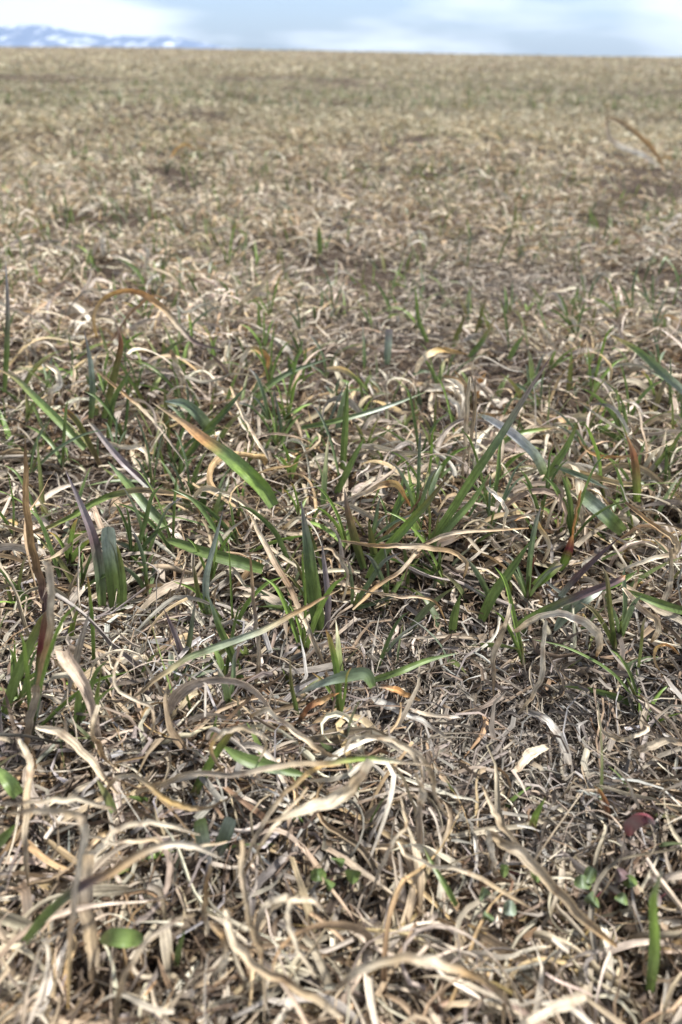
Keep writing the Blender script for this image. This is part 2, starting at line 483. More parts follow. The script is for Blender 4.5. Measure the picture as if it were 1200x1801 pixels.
def leaf_data(pts, w, cols, lean=0.0, z=None, prof='spear', curl=0.6, roll=0.0, tw=0.0, crinkle=0.0, n=None):
    zb = 0.012
    n = n or (14 + 4 * len(pts))
    if z is None:                                     # standing: rises in a plane through its foot
        b = ground_hit(pts[0][0], pts[0][1], zb)
        seg = np.concatenate([[0], np.cumsum([math.dist(pts[i], pts[i + 1]) for i in range(len(pts) - 1)])])
        P3 = [b]
        for i in range(1, len(pts)):
            Y = b[1] + lean * seg[i] / seg[-1]
            d = ray(*pts[i]); t = Y / d[1]
            q = d * t + np.array([0, 0, CAM_H])
            g = float(terrain(q[0], q[1])) + 0.003
            if q[2] < g: q = ground_hit(pts[i][0], pts[i][1], 0.006)
            P3.append(q)
    else:                                             # lying: follows given heights above the ground
        zz = z if isinstance(z, (list, tuple)) else [z] * len(pts)
        P3 = [ground_hit(p[0], p[1], h) for p, h in zip(pts, zz)]
    P = spline(P3, n)
    t = np.linspace(0, 1, n)
    if crinkle:
        k = rng.normal(0, 1, (n, 3)); k = (k + np.roll(k, 1, 0) + np.roll(k, -1, 0)) / 3
        P = P + k * crinkle * 0.0006 * np.sin(np.pi * t)[:, None] ** 0.5
    dep = float(np.mean([project(p[0], p[1], p[2])[2] for p in P3]))
    W = w * dep / F * ((0.70 if crinkle > .2 else 0.76) * 1.0)
    Wd = np.interp(t, *PROF[prof]) * W * 0.5
    if crinkle: Wd = Wd * (1 + 0.13 * crinkle * np.sin(t * rng.uniform(5, 11) + rng.random() * 6) * (t > 0.1))
    HP.append(P.copy())
    cs = np.array([PAL[c] for c in cols]) if len(cols) > 1 else np.array([PAL[cols[0]]] * 2)
    ct = np.linspace(0, 1, len(cs))
    C = np.stack([np.interp(t, ct, cs[:, k]) for k in range(3)], -1) * rng.uniform(0.92, 1.08)
    T0 = P[1] - P[0]; T0 /= np.linalg.norm(T0)
    mid = P[n // 2] - np.array([0, 0, CAM_H])
    s = np.cross(T0, mid); s /= np.linalg.norm(s) + 1e-9
    if crinkle > .2:                                  # dry ribbons lie turned up toward the open side
        Tt = np.gradient(P, axis=0)
        s = np.cross(Tt, P - np.array([0, 0, CAM_H])); s /= np.linalg.norm(s, axis=1, keepdims=True) + 1e-9
    twv = roll + tw * t + (crinkle * 0.5 * np.sin(t * rng.uniform(5, 11) + rng.random() * 6) if crinkle else 0)
    cv = curl * (1 + (0.4 * crinkle * np.sin(t * rng.uniform(3, 8) + 1) if crinkle else 0)) * np.ones(n)
    if crinkle > .2:
        sp_ = np.clip(np.sin(t * rng.uniform(9, 25) + rng.random() * 6) + rng.normal(0, .5, n) - .7, 0, .8)[:, None]   # weathered brown spots along it
        C = C * (1 - .45 * sp_ * np.array([.8, 1, 1.1]))
        C = C * np.array([1.04, 1.0, .92])
    return [P[None], Wd[None], np.clip(cv, 0.03, 2.8)[None], s[None], np.asarray(twv * np.ones(n))[None], C[None].astype(np.float32)]
def make_leaf(name, spec, mat, parent=None, loc=None):
    d = leaf_data(**spec)
    base = d[0][0, 0].copy() if loc is None else np.array(loc)
    d[0] = d[0] - base
    me = ribbon_mesh(name, *d, mat, K=7, keel=(mat is M_GREEN and d[2].mean() < 1.35))
    o = link(name, me, parent)
    if parent is None: o.location = base
    return o, base
LAND = []
HP = []
def S(pts, w, cols, **k):
    return dict(pts=pts, w=w, cols=cols, **k)
def blade(name, label, cat, spec, mat=None, land=None, group=None):
    dry = mat is None or mat is M_DRY
    if dry and 'crinkle' not in spec: spec['crinkle'] = 0.8
    o, b = make_leaf(name, spec, mat or M_DRY)
    tag(o, label, cat, group)
    if land:
        p = np.mean(np.array(spec['pts'])[:, :2], 0); LAND.append((p[0], p[1], land))
    return o
def plant(name, label, cat, parts, land=None, group=None):
    b0 = leaf_data(**parts[0][1])[0][0, 0]
    e = bpy.data.objects.new(name, None); col.objects.link(e); e.empty_display_size = 0.01
    e.location = b0
    tag(e, label, cat, group)
    for part in parts:
        pn, sp, mt = part[:3]
        if mt is M_DRY and 'crinkle' not in sp: sp['crinkle'] = 0.8
        o, _ = make_leaf(pn, sp, mt, e, b0)
        if len(part) > 3: o['label'] = part[3]
    if land:
        p = np.mean(np.array(parts[0][1]['pts'])[:, :2], 0); LAND.append((p[0], p[1], land))
    return e
G, D = M_GREEN, M_DRY
SH, DB, CAT_S, CAT_D = 'grass_shoot', 'dry_blade', 'grass shoot', 'dry leaf'

# --- left side
plant(SH, 'tall brown-tipped shoot at the left edge with a purple band and papery sheath', CAT_S, [
  ('leaf', S([(80,1100),(76,1050),(66,1000),(52,930),(47,850),(44,762)], 27, ['purple','purple','brown','tan','tan','straw'], lean=-.01, curl=1.0), D),
  ('sheath', S([(58,1290),(66,1220),(82,1140),(90,1060),(84,1000),(76,985)], 24, ['grey','straw','tan','cream','pale','cream'], prof='strip', curl=1.2), D),
  ('leaf', S([(8,1262),(20,1215),(45,1150),(72,1092),(84,1075)], 26, ['green','green','green','olive','olive'], curl=.8), G),
  ('stem', S([(60,1270),(70,1180),(74,1140),(84,1075)], 30, ['silver','green','red','brown'], prof='blunt', curl=1.4), G)], 'brown-tipped left shoot')
plant(SH, 'upright shoot with a lilac pointed leaf beside a broad shiny silvery leaf', CAT_S, [
  ('leaf', S([(180,1065),(176,1010),(166,950),(146,895),(116,828)], 27, ['green','blue','purple','lilac','lilac'], lean=.02, curl=.9), G),
  ('leaf', S([(203,1075),(198,1010),(192,960),(190,926)], 36, ['green','green','silver','silver'], prof='blunt', curl=.8), G),
  ('leaf', S([(218,1075),(216,1020),(205,965),(185,940)], 18, ['green','green','olive','straw'], curl=.8), G)], 'lilac-pointed left shoot')
blade(DB, 'long leaf arching over from the left edge, green middle and straw ends', CAT_D, S([(2,922),(60,936),(120,912),(190,872),(262,862),(335,878),(352,905)], 17, ['straw','brown','green','green','straw','tan','tan'], z=[.02,.03,.038,.045,.048,.045,.03], prof='strip', curl=1.1), land='arching green-middled leaf')
blade(SH, 'stiff bluish leaf with a creamy edge pointing up left above the arching leaf', CAT_S, S([(292,925),(262,895),(228,855),(190,811)], 26, ['green','blue','green','blue'], z=[.02,.03,.04,.045], curl=.8), G)
blade(SH, 'long purple-grey leaf slanting down right below the broken brown stub', CAT_S, S([(275,868),(240,835),(205,800),(168,755),(155,742)], 19, ['blue','purple','lilac','grey','straw'], z=[.025,.035,.045,.045,.04], curl=1.0), G, land='purple-grey slanting leaf')
blade(SH, 'broad bright green leaf with an orange burnt tip drying to a thin thread', CAT_S, S([(482,890),(462,858),(432,828),(395,797),(357,771),(320,742),(268,708)], 36, ['green','bgreen','bgreen','green','orange','tan','straw'], z=[.025,.035,.045,.05,.053,.056,.06], prof='spear', curl=.7, crinkle=.1), G, land='orange-tipped bright leaf')
plant(SH, 'slim grey-green upright spear with a kinked middle, left of centre', CAT_S, [
  ('leaf', S([(368,1085),(362,1040),(364,1005),(378,950),(393,895)], 19, ['green','silver','silver','silver','lilac'], curl=1.0), G),
  ('leaf', S([(366,1085),(352,1060),(344,1020),(340,985)], 14, ['green','green','olive','straw'], curl=.9), G)], 'kinked grey-green spear')
blade(SH, 'broad dark green leaf lying level among the dry curls left of centre', CAT_S, S([(462,1002),(430,992),(370,975),(308,953),(290,948)], 30, ['green','dgreen','green','green','olive'], z=[.02,.028,.032,.032,.03], curl=.6), G, land='level dark green leaf')
plant(SH, 'wide upright green spear at the centre with a purple-grey right edge', CAT_S, [
  ('leaf', S([(566,1125),(556,1070),(548,1010),(540,950),(530,882)], 40, ['green','green','green','blue','lilac'], curl=1.0, lean=.01), G),
  ('leaf', S([(572,1130),(578,1060),(572,1000),(566,950)], 18, ['purple','lilac','lilac','grey'], curl=1.2), G)], 'wide central spear')
blade(DB, 'long straight leaf slanting up right, grey-green with an orange spot halfway', CAT_D, S([(212,1245),(275,1198),(345,1153),(432,1120),(530,1072),(602,1034)], 24, ['straw','straw','blue','silver','tan','straw'], z=[.02,.035,.045,.052,.056,.06], prof='both', curl=.9), land='long slanting orange-spotted leaf')
blade(SH, 'dark green pointed leaf behind the long slanting orange-spotted leaf', CAT_S, S([(426,1202),(408,1150),(385,1100),(366,1045)], 22, ['dgreen','green','green','silver'], curl=.9), G)
blade(SH, 'small lilac spear tip poking up left of the slanting leaf', CAT_S, S([(322,1162),(312,1125),(288,1070)], 17, ['purple','lilac','purple'], curl=1.1), G)
blade(SH, 'narrow olive spear crossing under the long slanting leaf', CAT_S, S([(328,1160),(336,1110),(344,1055)], 15, ['olive','blue','grey'], curl=1.0), G)
plant(SH, 'short shoot with a torn blunt grey-green leaf, a rusty leaf and a thin long one', CAT_S, [
  ('leaf', S([(515,1226),(560,1204),(605,1190),(642,1185),(656,1208)], 30, ['grey','silver','blue','blue','green'], z=[.02,.035,.042,.045,.04], prof='wide', curl=.5), G, 'torn blunt grey-green leaf'),
  ('leaf', S([(650,1198),(700,1182),(750,1162),(808,1148)], 17, ['green','green','green','blue'], z=[.03,.04,.042,.04], curl=.8), G),
  ('leaf', S([(524,1270),(545,1245),(570,1230),(598,1218)], 20, ['brown','rust','tan','orange'], z=[.015,.03,.035,.04], curl=1.0), D, 'rusty brown leaf'),
  ('leaf', S([(524,1268),(520,1240),(512,1200),(510,1150)], 13, ['green','green','olive','straw'], curl=1.0), G)], 'torn blunt grey-green leaf')
blade(DB, 'silvery upright dry straw right of the level dark green leaf', CAT_D, S([(450,1215),(455,1150),(450,1090),(440,975)], 15, ['straw','pale','grey','tan'], prof='strip', curl=1.0))
blade(DB, 'straight double straw slanting down to the wide central spear', CAT_D, S([(570,1170),(545,1110),(505,1030),(460,950),(440,905)], 17, ['straw','pale','brown','pale','straw'], z=[.02,.035,.045,.05,.04], prof='strip', curl=.8))

# --- right side
plant(SH, 'tallest shoot, long blue-green leaf rising up right to a dark purple point', CAT_S, [
  ('leaf', S([(752,950),(790,905),(835,835),(882,765),(925,695),(969,627)], 25, ['dgreen','green','green','blue','grey','purple'], lean=-.02, curl=1.1), G),
  ('leaf', S([(764,950),(800,915),(832,880),(862,830)], 20, ['dgreen','dgreen','green','green'], lean=.02, curl=.9), G)], 'tallest blue-green shoot')
plant(SH, 'yellow-green shoot leaning right with its tip wrapped by crumpled straw', CAT_S, [
  ('leaf', S([(648,1020),(672,975),(715,925),(755,880),(792,832)], 25, ['green','green','bgreen','olive','brown'], curl=.9), G),
  ('leaf', S([(660,985),(655,955),(648,915)], 20, ['green','olive','olive'], curl=.8), G),
  ('leaf', S([(640,1000),(625,950),(612,900),(606,860)], 24, ['dgreen','olive','brown','grey'], curl=1.1), G),
  ('leaf', S([(650,960),(690,930),(730,890),(748,850)], 10, ['brown','tan','brown','straw'], prof='strip', curl=1.3), D)], 'yellow-green leaning shoot')
blade(SH, 'clean green leaf leaning right below the bent orange straws', CAT_S, S([(846,1092),(868,1045),(900,1000),(934,950)], 27, ['green','green','green','dgreen'], curl=.8), G, land='clean green leaning leaf')
blade(SH, 'short green leaf standing left of the clean green leaning leaf', CAT_S, S([(795,1115),(800,1080),(810,1045)], 22, ['green','green','green'], curl=.8), G)
plant(SH, 'low shoot fanning right, purple-green leaf with orange and a grey upright one', CAT_S, [
  ('leaf', S([(905,1105),(955,1075),(1020,1047),(1085,1022),(1100,1012)], 22, ['green','green','purple','purple','orange'], z=[.015,.03,.042,.05,.05], prof='long', curl=.9), G),
  ('leaf', S([(985,1050),(1010,1020),(1045,985),(1090,945)], 18, ['silver','purple','purple','purple'], lean=.0, curl=1.2), G),
  ('leaf', S([(975,1110),(1000,1075),(1030,1050),(1060,1035)], 34, ['silver','blue','silver','silver'], z=[.015,.028,.038,.038], prof='oval', curl=.6), G),
  ('leaf', S([(1040,1040),(1085,1025),(1120,1005)], 20, ['green','bgreen','green'], z=[.03,.038,.045], curl=.8), G)], 'low purple-green fan')
blade(SH, 'level green leaf running off the right edge', CAT_S, S([(1215,1078),(1170,1065),(1130,1050),(1092,1034)], 22, ['green','green','green','olive'], z=[.02,.03,.033,.03], curl=.7), G, land='level leaf at right edge')
plant('sprouting_shoot', 'swollen green sheath flaming orange and red with a thin withered tip', 'sprout', [
  ('sheath', S([(985,1005),(994,985),(1002,965),(1008,940)], 34, ['green','bgreen','red','orange'], prof='oval', curl=1.6, lean=0), G),
  ('tip', S([(1004,962),(1010,930),(1014,895),(1022,862)], 13, ['orange','orange','tan','orange'], prof='strip', curl=1.6), D),
  ('sheath', S([(940,1030),(965,1010),(985,990)], 32, ['green','bgreen','straw'], z=[.015,.025,.03], prof='blunt', curl=1.5), G, 'stub cut off square with a pale rim'),
  ('sheath', S([(930,1010),(935,990),(945,975)], 16, ['green','red','tan'], curl=1.3), G)], 'swollen orange-red sheath')
blade(DB, 'bent orange-cream straw dropping in a hook beside the swollen sheath', CAT_D, S([(955,990),(965,960),(950,925),(930,908),(905,915)], 13, ['straw','cream','yellow','cream','orange'], prof='strip', curl=1.0))
blade(SH, 'broad flat grey-green leaf slanting down right, right of the orange-red sheath', CAT_S, S([(1095,935),(1075,915),(1050,892),(1022,868)], 34, ['green','green','silver','green'], z=[.025,.035,.035,.03], prof='blunt', curl=.5), G, land='flat grey-green right leaf')
blade(SH, 'upright olive blade with a brown dried bent tip at the right', CAT_S, S([(1121,882),(1120,845),(1115,800),(1100,760)], 22, ['bgreen','olive','rust','tan'], curl=.9), G, land='brown-tipped olive blade')
fr = [('stem', S([(812,862),(816,800),(822,730),(826,662)], 20, ['straw','pale','pale','cream'], prof='blunt', curl=2.2), D),
      ('stem', S([(818,862),(826,800),(834,720),(836,664)], 14, ['pale','pale','straw','grey'], prof='blunt', curl=2.2), D),
      ('stem', S([(826,850),(836,770),(836,700),(830,662)], 8, ['grey','silvergrey','silvergrey','grey'], prof='blunt', curl=2), D)]
for k in range(13):
    x0, y0 = 818 + random.uniform(-8, 6), 745 + random.uniform(-40, 10)
    a = random.uniform(0, 1)
    x1, y1 = 752 + 55 * a + random.uniform(-6, 6), 690 - 42 * a + random.uniform(-10, 14)
    fr.append(('frayed_strip', S([(x0, y0), ((x0 + x1) / 2 + 12, (y0 + y1) / 2 - 16), (x1, y1)], random.uniform(8, 14), random.choice([['cream','straw','tan'], ['pale','white','cream'], ['brown','straw','tan']]), prof='strip', curl=.9, lean=random.uniform(-.02, .03)), D))
fr.append(('frayed_strip', S([(760,690),(758,715),(768,750)], 13, ['cream','pale','cream'], prof='strip', curl=.9), D))
fr.append(('frayed_strip', S([(838,700),(842,675),(856,655)], 20, ['tan','orange','tan'], prof='spear', curl=.9), D, 'wider orange strip'))
plant('broken_stalk', 'frayed broken straw stalk standing like a torn brush', 'dead stalk', fr, 'frayed broken stalk')
plant(SH, 'silvery white leaf folded over to the right of the frayed stalk', CAT_S, [
  ('leaf', S([(958,835),(942,800),(905,765),(870,742),(842,728)], 23, ['green','silver','silvergrey','silvergrey','silver'], z=[.02,.045,.055,.055,.04], prof='long', curl=.7), G)], 'silvery white folded leaf')
blade(SH, 'grey-green narrow leaf running down right of the folded silver leaf', CAT_S, S([(1070,860),(1030,840),(990,825),(955,812)], 14, ['silver','blue','blue','pale'], z=[.03,.035,.035,.03], prof='both', curl=.8), G)
blade(SH, 'green leaf rising right under the silver folded leaf', CAT_S, S([(945,870),(975,820),(1000,780),(1018,738)], 19, ['dgreen','green','green','olive'], curl=.8), G)
blade(SH, 'olive green leaf arching level behind the tallest shoot', CAT_S, S([(875,785),(905,765),(940,757),(975,753)], 14, ['green','green','bgreen','tan'], z=[.03,.04,.04,.035], curl=.8), G)
blade(DB, 'white crescent straw arching over the low purple-green fan', CAT_D, S([(905,1110),(950,1086),(1000,1082),(1040,1100),(1054,1130),(1050,1155)], 24, ['straw','cream','white','cream','pale','tan'], z=[.03,.055,.065,.06,.045,.02], prof='strip', curl=.9), land='white crescent straw')
blade(DB, 'hanging crumpled straw with a pointed foot left of the clean green leaf foot', CAT_D, S([(898,1062),(885,1110),(870,1150),(868,1232)], 16, ['cream','straw','pale','straw'], z=[.06,.05,.035,.012], prof='strip', curl=.8))
blade(DB, 'long straight pale straw hanging below the white crescent', CAT_D, S([(960,1092),(955,1150),(950,1200),(925,1240),(902,1268)], 14, ['cream','cream','pale','straw','pale'], z=[.06,.045,.032,.022,.012], prof='long', curl=.7), land='long hanging pale straw')
blade(DB, 'zigzag straw with brown edges bending back at the right', CAT_D, S([(1100,883),(1145,920),(1184,950),(1188,972),(1140,985),(1085,1005)], 17, ['brown','tan','straw','straw','cream','pale'], z=[.05,.055,.05,.045,.04,.03], prof='strip', curl=1.0), land='zigzag brown-edged straw')
blade(DB, 'vertical pale straw hanging from the zigzag straw', CAT_D, S([(1182,965),(1180,1010),(1172,1050),(1150,1085)], 16, ['straw','pale','pale','straw'], z=[.05,.035,.025,.015], prof='strip', curl=1.0))
blade(DB, 'drooping folded pale leaf below the level leaf at the right edge', CAT_D, S([(1095,1035),(1120,1060),(1150,1090),(1158,1110),(1145,1130)], 22, ['cream','pale','straw','cream','tan'], z=[.045,.045,.04,.03,.02], prof='strip', curl=1.3))
blade(DB, 'thin hooked orange straw at the right edge beneath the drooping pale leaf', CAT_D, S([(1195,1150),(1175,1135),(1155,1140),(1152,1160),(1165,1190)], 9, ['tan','orange','yellow','straw','tan'], z=[.02,.04,.04,.03,.015], prof='strip', curl=1))
blade(DB, 'long brownish straw lying level across the centre above the dark gap', CAT_D, S([(610,1030),(655,1040),(710,1050),(765,1058),(788,1100)], 9, ['tan','straw','pale','tan','tan'], z=[.05,.052,.05,.045,.02], prof='strip', curl=1.3))
blade(DB, 'bundle of straw arching right from the yellow-green shoot', CAT_D, S([(600,965),(660,972),(720,968),(780,970),(820,990),(815,1020)], 16, ['straw','tan','pale','tan','straw','tan'], z=[.045,.05,.052,.052,.045,.03], prof='strip', curl=1.1))
blade(DB, 'long diagonal straw from the centre gap up to the torn straw bundle', CAT_D, S([(620,1070),(660,1035),(710,1000),(745,965),(800,942),(930,930)], 15, ['straw','tan','pale','straw','pale','tan'], z=[.04,.045,.05,.05,.05,.045], prof='strip', curl=1.1), land='diagonal straw at the centre')
blade(DB, 'curving straw hoop at the centre beside the wide green spear', CAT_D, S([(600,1075),(612,1020),(600,985),(575,965),(545,972)], 12, ['pale','cream','pale','straw','pale'], prof='strip', curl=1.0))
blade(DB, 'crumpled orange-edged dead leaf above the yellow-green leaning shoot', CAT_D, S([(600,885),(640,868),(675,852),(700,850),(722,885)], 20, ['grey','pale','tan','yellow','orange'], z=[.045,.055,.06,.06,.045], prof='strip', curl=1.2))
blade(DB, 'pale straw strip crossing under the tallest shoot', CAT_D, S([(858,838),(875,870),(890,900),(885,930)], 12, ['cream','white','cream','pale'], z=[.05,.05,.045,.03], prof='strip', curl=.7))
blade(DB, 'papery cream dead leaf bundle standing in the upper left', CAT_D, S([(325,690),(318,660),(310,640),(300,615)], 22, ['straw','cream','cream','tan'], prof='strip', curl=1.0), land='papery cream bundle')
blade(DB, 'drooping cream leaf left of the papery cream bundle', CAT_D, S([(85,715),(92,690),(105,676),(100,655),(80,640)], 20, ['straw','cream','white','cream','pale'], prof='strip', curl=.9))
blade(DB, 'straw ring hanging below the dry thread of the orange-tipped bright leaf', CAT_D, S([(350,752),(325,760),(318,785),(330,812),(345,820)], 13, ['cream','white','cream','pale','straw'], prof='strip', curl=.7))
blade(DB, 'level ribbon of cream straw below the brown broken stub', CAT_D, S([(190,778),(215,785),(250,788),(262,815),(270,845)], 13, ['pale','cream','cream','pale','straw'], z=[.04,.045,.045,.035,.02], prof='strip', curl=.8))
blade(DB, 'long thin straw slanting between the bow straw and the orange-tipped leaf', CAT_D, S([(160,640),(215,690),(260,730),(310,790),(345,845)], 10, ['straw','tan','pale','grey','grey'], z=[.05,.05,.05,.045,.03], prof='long', curl=1.2))
blade(DB, 'straight pale straw leaning down right above the wide central spear', CAT_D, S([(405,680),(430,735),(455,780),(478,815)], 11, ['straw','pale','pale','grey'], z=[.055,.05,.045,.035], prof='long', curl=1.0))
blade(DB, 'thin orange straw sweeping right of the silver folded leaf', CAT_D, S([(1017,768),(1030,790),(1065,803),(1120,800),(1180,778)], 9, ['straw','tan','orange','straw','pale'], z=[.05,.04,.04,.045,.045], prof='strip', curl=1.0))

# --- upper middle
blade(DB, 'big orange straw arching over like a bow with a frayed grey end', CAT_D, S([(170,592),(168,550),(195,517),(240,512),(282,538),(312,572),(345,602),(390,615)], 17, ['yellow','straw','yellow','orange','tan','pale','lilac','grey'], z=[.02,.05,.07,.078,.07,.055,.04,.025], prof='strip', curl=1.0), land='big orange bow straw')
plant(SH, 'shoot with a reddish-brown crooked tip on an olive leaf, upper left', CAT_S, [
  ('leaf', S([(183,735),(194,690),(205,645),(213,600),(200,556)], 19, ['green','olive','olive','rust','pale'], curl=1.0), G),
  ('leaf', S([(160,735),(163,690),(160,640),(148,580)], 17, ['green','blue','silver','lilac'], curl=.9), G),
  ('leaf', S([(190,770),(200,705),(218,670),(232,648)], 13, ['green','green','green','blue'], curl=.8), G)], 'crooked red-tipped shoot')
plant(SH, 'long green leaf from the left edge meeting a stub with a broken brown end', CAT_S, [
  ('leaf', S([(150,790),(115,752),(68,705),(30,668),(-5,648)], 20, ['green','green','green','olive','tan'], z=[.02,.032,.042,.042,.04], curl=.8), G),
  ('stem', S([(178,822),(155,775),(135,740),(112,718)], 19, ['brown','olive','olive','rust'], prof='blunt', curl=1.5), G, 'stub with a broken brown end')], 'brown-ended stub')
blade(SH, 'broad grey-green leaf arching over right, upper left of centre', CAT_S, S([(372,765),(355,735),(325,710),(290,706)], 28, ['green','blue','blue','silver'], z=[.02,.045,.055,.05], curl=.7), G, land='arching grey-green broad leaf')
blade(SH, 'straight green leaf leaning right across the arching grey-green one', CAT_S, S([(325,808),(360,762),(400,718),(432,680)], 19, ['green','green','dgreen','blue'], curl=.9), G)
blade(SH, 'curved green leaf bowing right to a thin tip, upper centre', CAT_S, S([(445,716),(465,685),(510,655),(583,629)], 17, ['green','green','blue','blue'], curl=.9, lean=.03), G, land='curved bowing upper leaf')
blade(DB, 'yellow straw folded in a loop beside the curved bowing leaf', CAT_D, S([(420,655),(432,622),(450,614),(472,630),(466,655),(440,688)], 14, ['cream','cream','yellow','orange','yellow','straw'], prof='strip', curl=.7), land='yellow looped straw')
blade(SH, 'slim upright green spear above the centre', CAT_S, S([(603,825),(606,775),(609,725),(612,672)], 19, ['green','green','green','dgreen'], curl=1.0), G, land='slim upright central spear')
blade(SH, 'green leaf leaning right at the foot of the slim upright spear', CAT_S, S([(592,868),(608,835),(625,800),(642,768)], 18, ['green','green','green','green'], curl=.8), G)
blade(SH, 'green leaf curling over with a yellow edge, left of the frayed stalk', CAT_S, S([(575,650),(605,650),(630,668),(648,690)], 15, ['straw','yellow','green','green'], z=[.04,.05,.045,.025], curl=.8), G)
blade(SH, 'long thin pale-edged green leaf lying level left of the frayed stalk', CAT_S, S([(530,752),(600,738),(680,715),(752,688)], 13, ['dgreen','green','silver','green'], z=[.025,.03,.035,.04], curl=.9), G)
blade(DB, 'cream straw arch behind the frayed stalk', CAT_D, S([(730,655),(745,632),(775,616),(822,622)], 18, ['pale','cream','yellow','tan'], z=[.025,.05,.055,.045], prof='strip', curl=.9), land='cream straw arch')
blade(SH, 'yellow-tipped grey-green leaf slanting down to the upper right edge', CAT_S, S([(1205,690),(1165,655),(1120,615),(1072,588)], 20, ['silver','blue','green','yellow'], z=[.03,.045,.055,.055], curl=.8), G, land='yellow-tipped right-edge leaf')
blade(SH, 'blunt grey upright leaf with a pinkish tip above the centre', CAT_S, S([(681,640),(683,605),(685,578)], 20, ['blue','silver','lilac'], prof='blunt', curl=.9), G, land='blunt grey upright leaf')
blade(SH, 'grey blurred leaf standing tall at the left edge over a green base', CAT_S, S([(8,690),(12,620),(14,540),(10,458)], 14, ['green','green','grey','silvergrey'], curl=1.0), G, land='tall blurred left-edge leaf')
blade(SH, 'bright green blurred spear standing alone, upper middle', CAT_S, S([(563,445),(562,420),(561,398)], 14, ['green','green','bgreen'], curl=.8), G, land='lone blurred spear')
blade(SH, 'yellow-green thin spear above and left of the frayed stalk', CAT_S, S([(752,602),(736,560),(730,502)], 12, ['green','green','bgreen'], curl=.8), G)
blade(SH, 'olive spear leaning right above the frayed stalk', CAT_S, S([(798,610),(806,585),(818,555)], 15, ['green','olive','olive'], curl=.8), G)
blade(SH, 'green spear leaning right over the cream straw arch', CAT_S, S([(825,628),(848,600),(872,558)], 14, ['green','green','tan'], curl=.8), G)
blade(SH, 'short green spear above the tip of the tallest shoot', CAT_S, S([(895,632),(907,610),(922,588)], 14, ['green','green','green'], curl=.8), G)
blade(DB, 'white dead leaf tip glowing upright, far left', CAT_D, S([(182,450),(181,432),(179,414)], 16, ['cream','white','cream'], prof='blunt', curl=.6), land='white upright leaf tip')
blade(DB, 'pale hooked straw standing tall, far left of the field', CAT_D, S([(256,500),(257,465),(260,440),(250,434)], 9, ['straw','cream','white','cream'], prof='strip', curl=.6))
blade(DB, 'big blurred white straw looping far up the field at the right', CAT_D, S([(1158,292),(1130,272),(1095,258),(1072,240),(1064,205)], 15, ['cream','white','white','pale','straw'], prof='strip', curl=.8, lean=.1), land='big blurred white loop')
blade(DB, 'tan blurred straw bending down right from the white loop', CAT_D, S([(1070,206),(1108,222),(1140,252),(1158,278),(1172,305)], 13, ['straw','straw','tan','tan','straw'], z=[.17,.15,.11,.06,.03], prof='strip', curl=.8))
blade(DB, 'small orange straw arching far off at the left', CAT_D, S([(300,278),(312,262),(328,254),(344,264)], 8, ['orange','yellow','yellow','tan'], z=[.02,.06,.08,.05], prof='strip', curl=.8), land='small far orange arch')
blade(DB, 'thin straw hook standing at the far left above the white leaf tip', CAT_D, S([(236,370),(234,335),(240,318),(245,325)], 7, ['straw','cream','cream','straw'], prof='strip', curl=.8))

# --- foreground
blade(DB, 'wide pale straw sloping down right from the left edge', CAT_D, S([(64,1277),(112,1292),(160,1340),(208,1396)], 24, ['cream','pale','pale','straw'], z=[.05,.045,.035,.03], prof='strip', curl=.9), land='wide pale sloping straw')
blade(DB, 'twisted straw strip bending down from a square top, left foreground', CAT_D, S([(172,1240),(164,1285),(180,1325),(212,1358)], 18, ['cream','straw','tan','pale'], z=[.05,.045,.035,.03], prof='blunt', curl=.8, tw=1.5))
blade(DB, 'straw curled into a full loop, left of centre in the foreground', CAT_D, S([(395,1362),(376,1335),(374,1308),(395,1288),(430,1282),(458,1290),(468,1312),(452,1345)], 13, ['straw','straw','yellow','cream','straw','cream','straw','cream'], z=[.03,.05,.062,.068,.07,.068,.06,.04], prof='strip', curl=.8), land='full loop straw')
blade(DB, 'long straw sweeping level across the foreground to a fine point', CAT_D, S([(238,1396),(285,1378),(340,1358),(410,1362),(480,1350),(560,1342),(640,1333),(710,1338),(782,1352)], 18, ['straw','straw','pale','grey','pale','straw','bgreen','cream','tan'], z=[.03,.045,.055,.06,.064,.066,.068,.068,.06], prof='long', curl=1.0), land='long sweeping foreground straw')
blade(DB, 'cream straw looping up from the left and over toward the forked seedling', CAT_D, S([(145,1500),(175,1495),(205,1460),(255,1446),(300,1452),(352,1468)], 15, ['straw','cream','pale','cream','cream','pale'], z=[.045,.055,.062,.066,.066,.055], prof='strip', curl=.8), land='straw looping toward the seedling')
blade(DB, 'thinner second straw under the one looping toward the seedling', CAT_D, S([(150,1470),(210,1482),(270,1478),(330,1490),(400,1480)], 11, ['pale','cream','straw','cream','straw'], z=[.045,.05,.052,.052,.045], prof='strip', curl=.9))
blade(DB, 'wavy straw falling from the top of the full loop toward the right', CAT_D, S([(440,1262),(475,1250),(520,1285),(565,1320),(610,1335)], 18, ['tan','cream','pale','straw','straw'], z=[.05,.058,.055,.052,.045], prof='strip', curl=.9, tw=.8))
blade(DB, 'straw bowing over above the green patch of the sweeping straw', CAT_D, S([(605,1325),(620,1298),(660,1295),(700,1308),(735,1340),(745,1375)], 13, ['pale','cream','straw','cream','pale','straw'], z=[.055,.066,.07,.068,.06,.045], prof='strip', curl=.9))
blade(DB, 'thin pale S-shaped straw hanging left of the twisted square-topped strip', CAT_D, S([(218,1140),(200,1185),(215,1220),(262,1240),(272,1275),(250,1305)], 10, ['cream','pale','cream','pale','straw','grey'], z=[.055,.052,.045,.04,.035,.025], prof='strip', curl=.8))
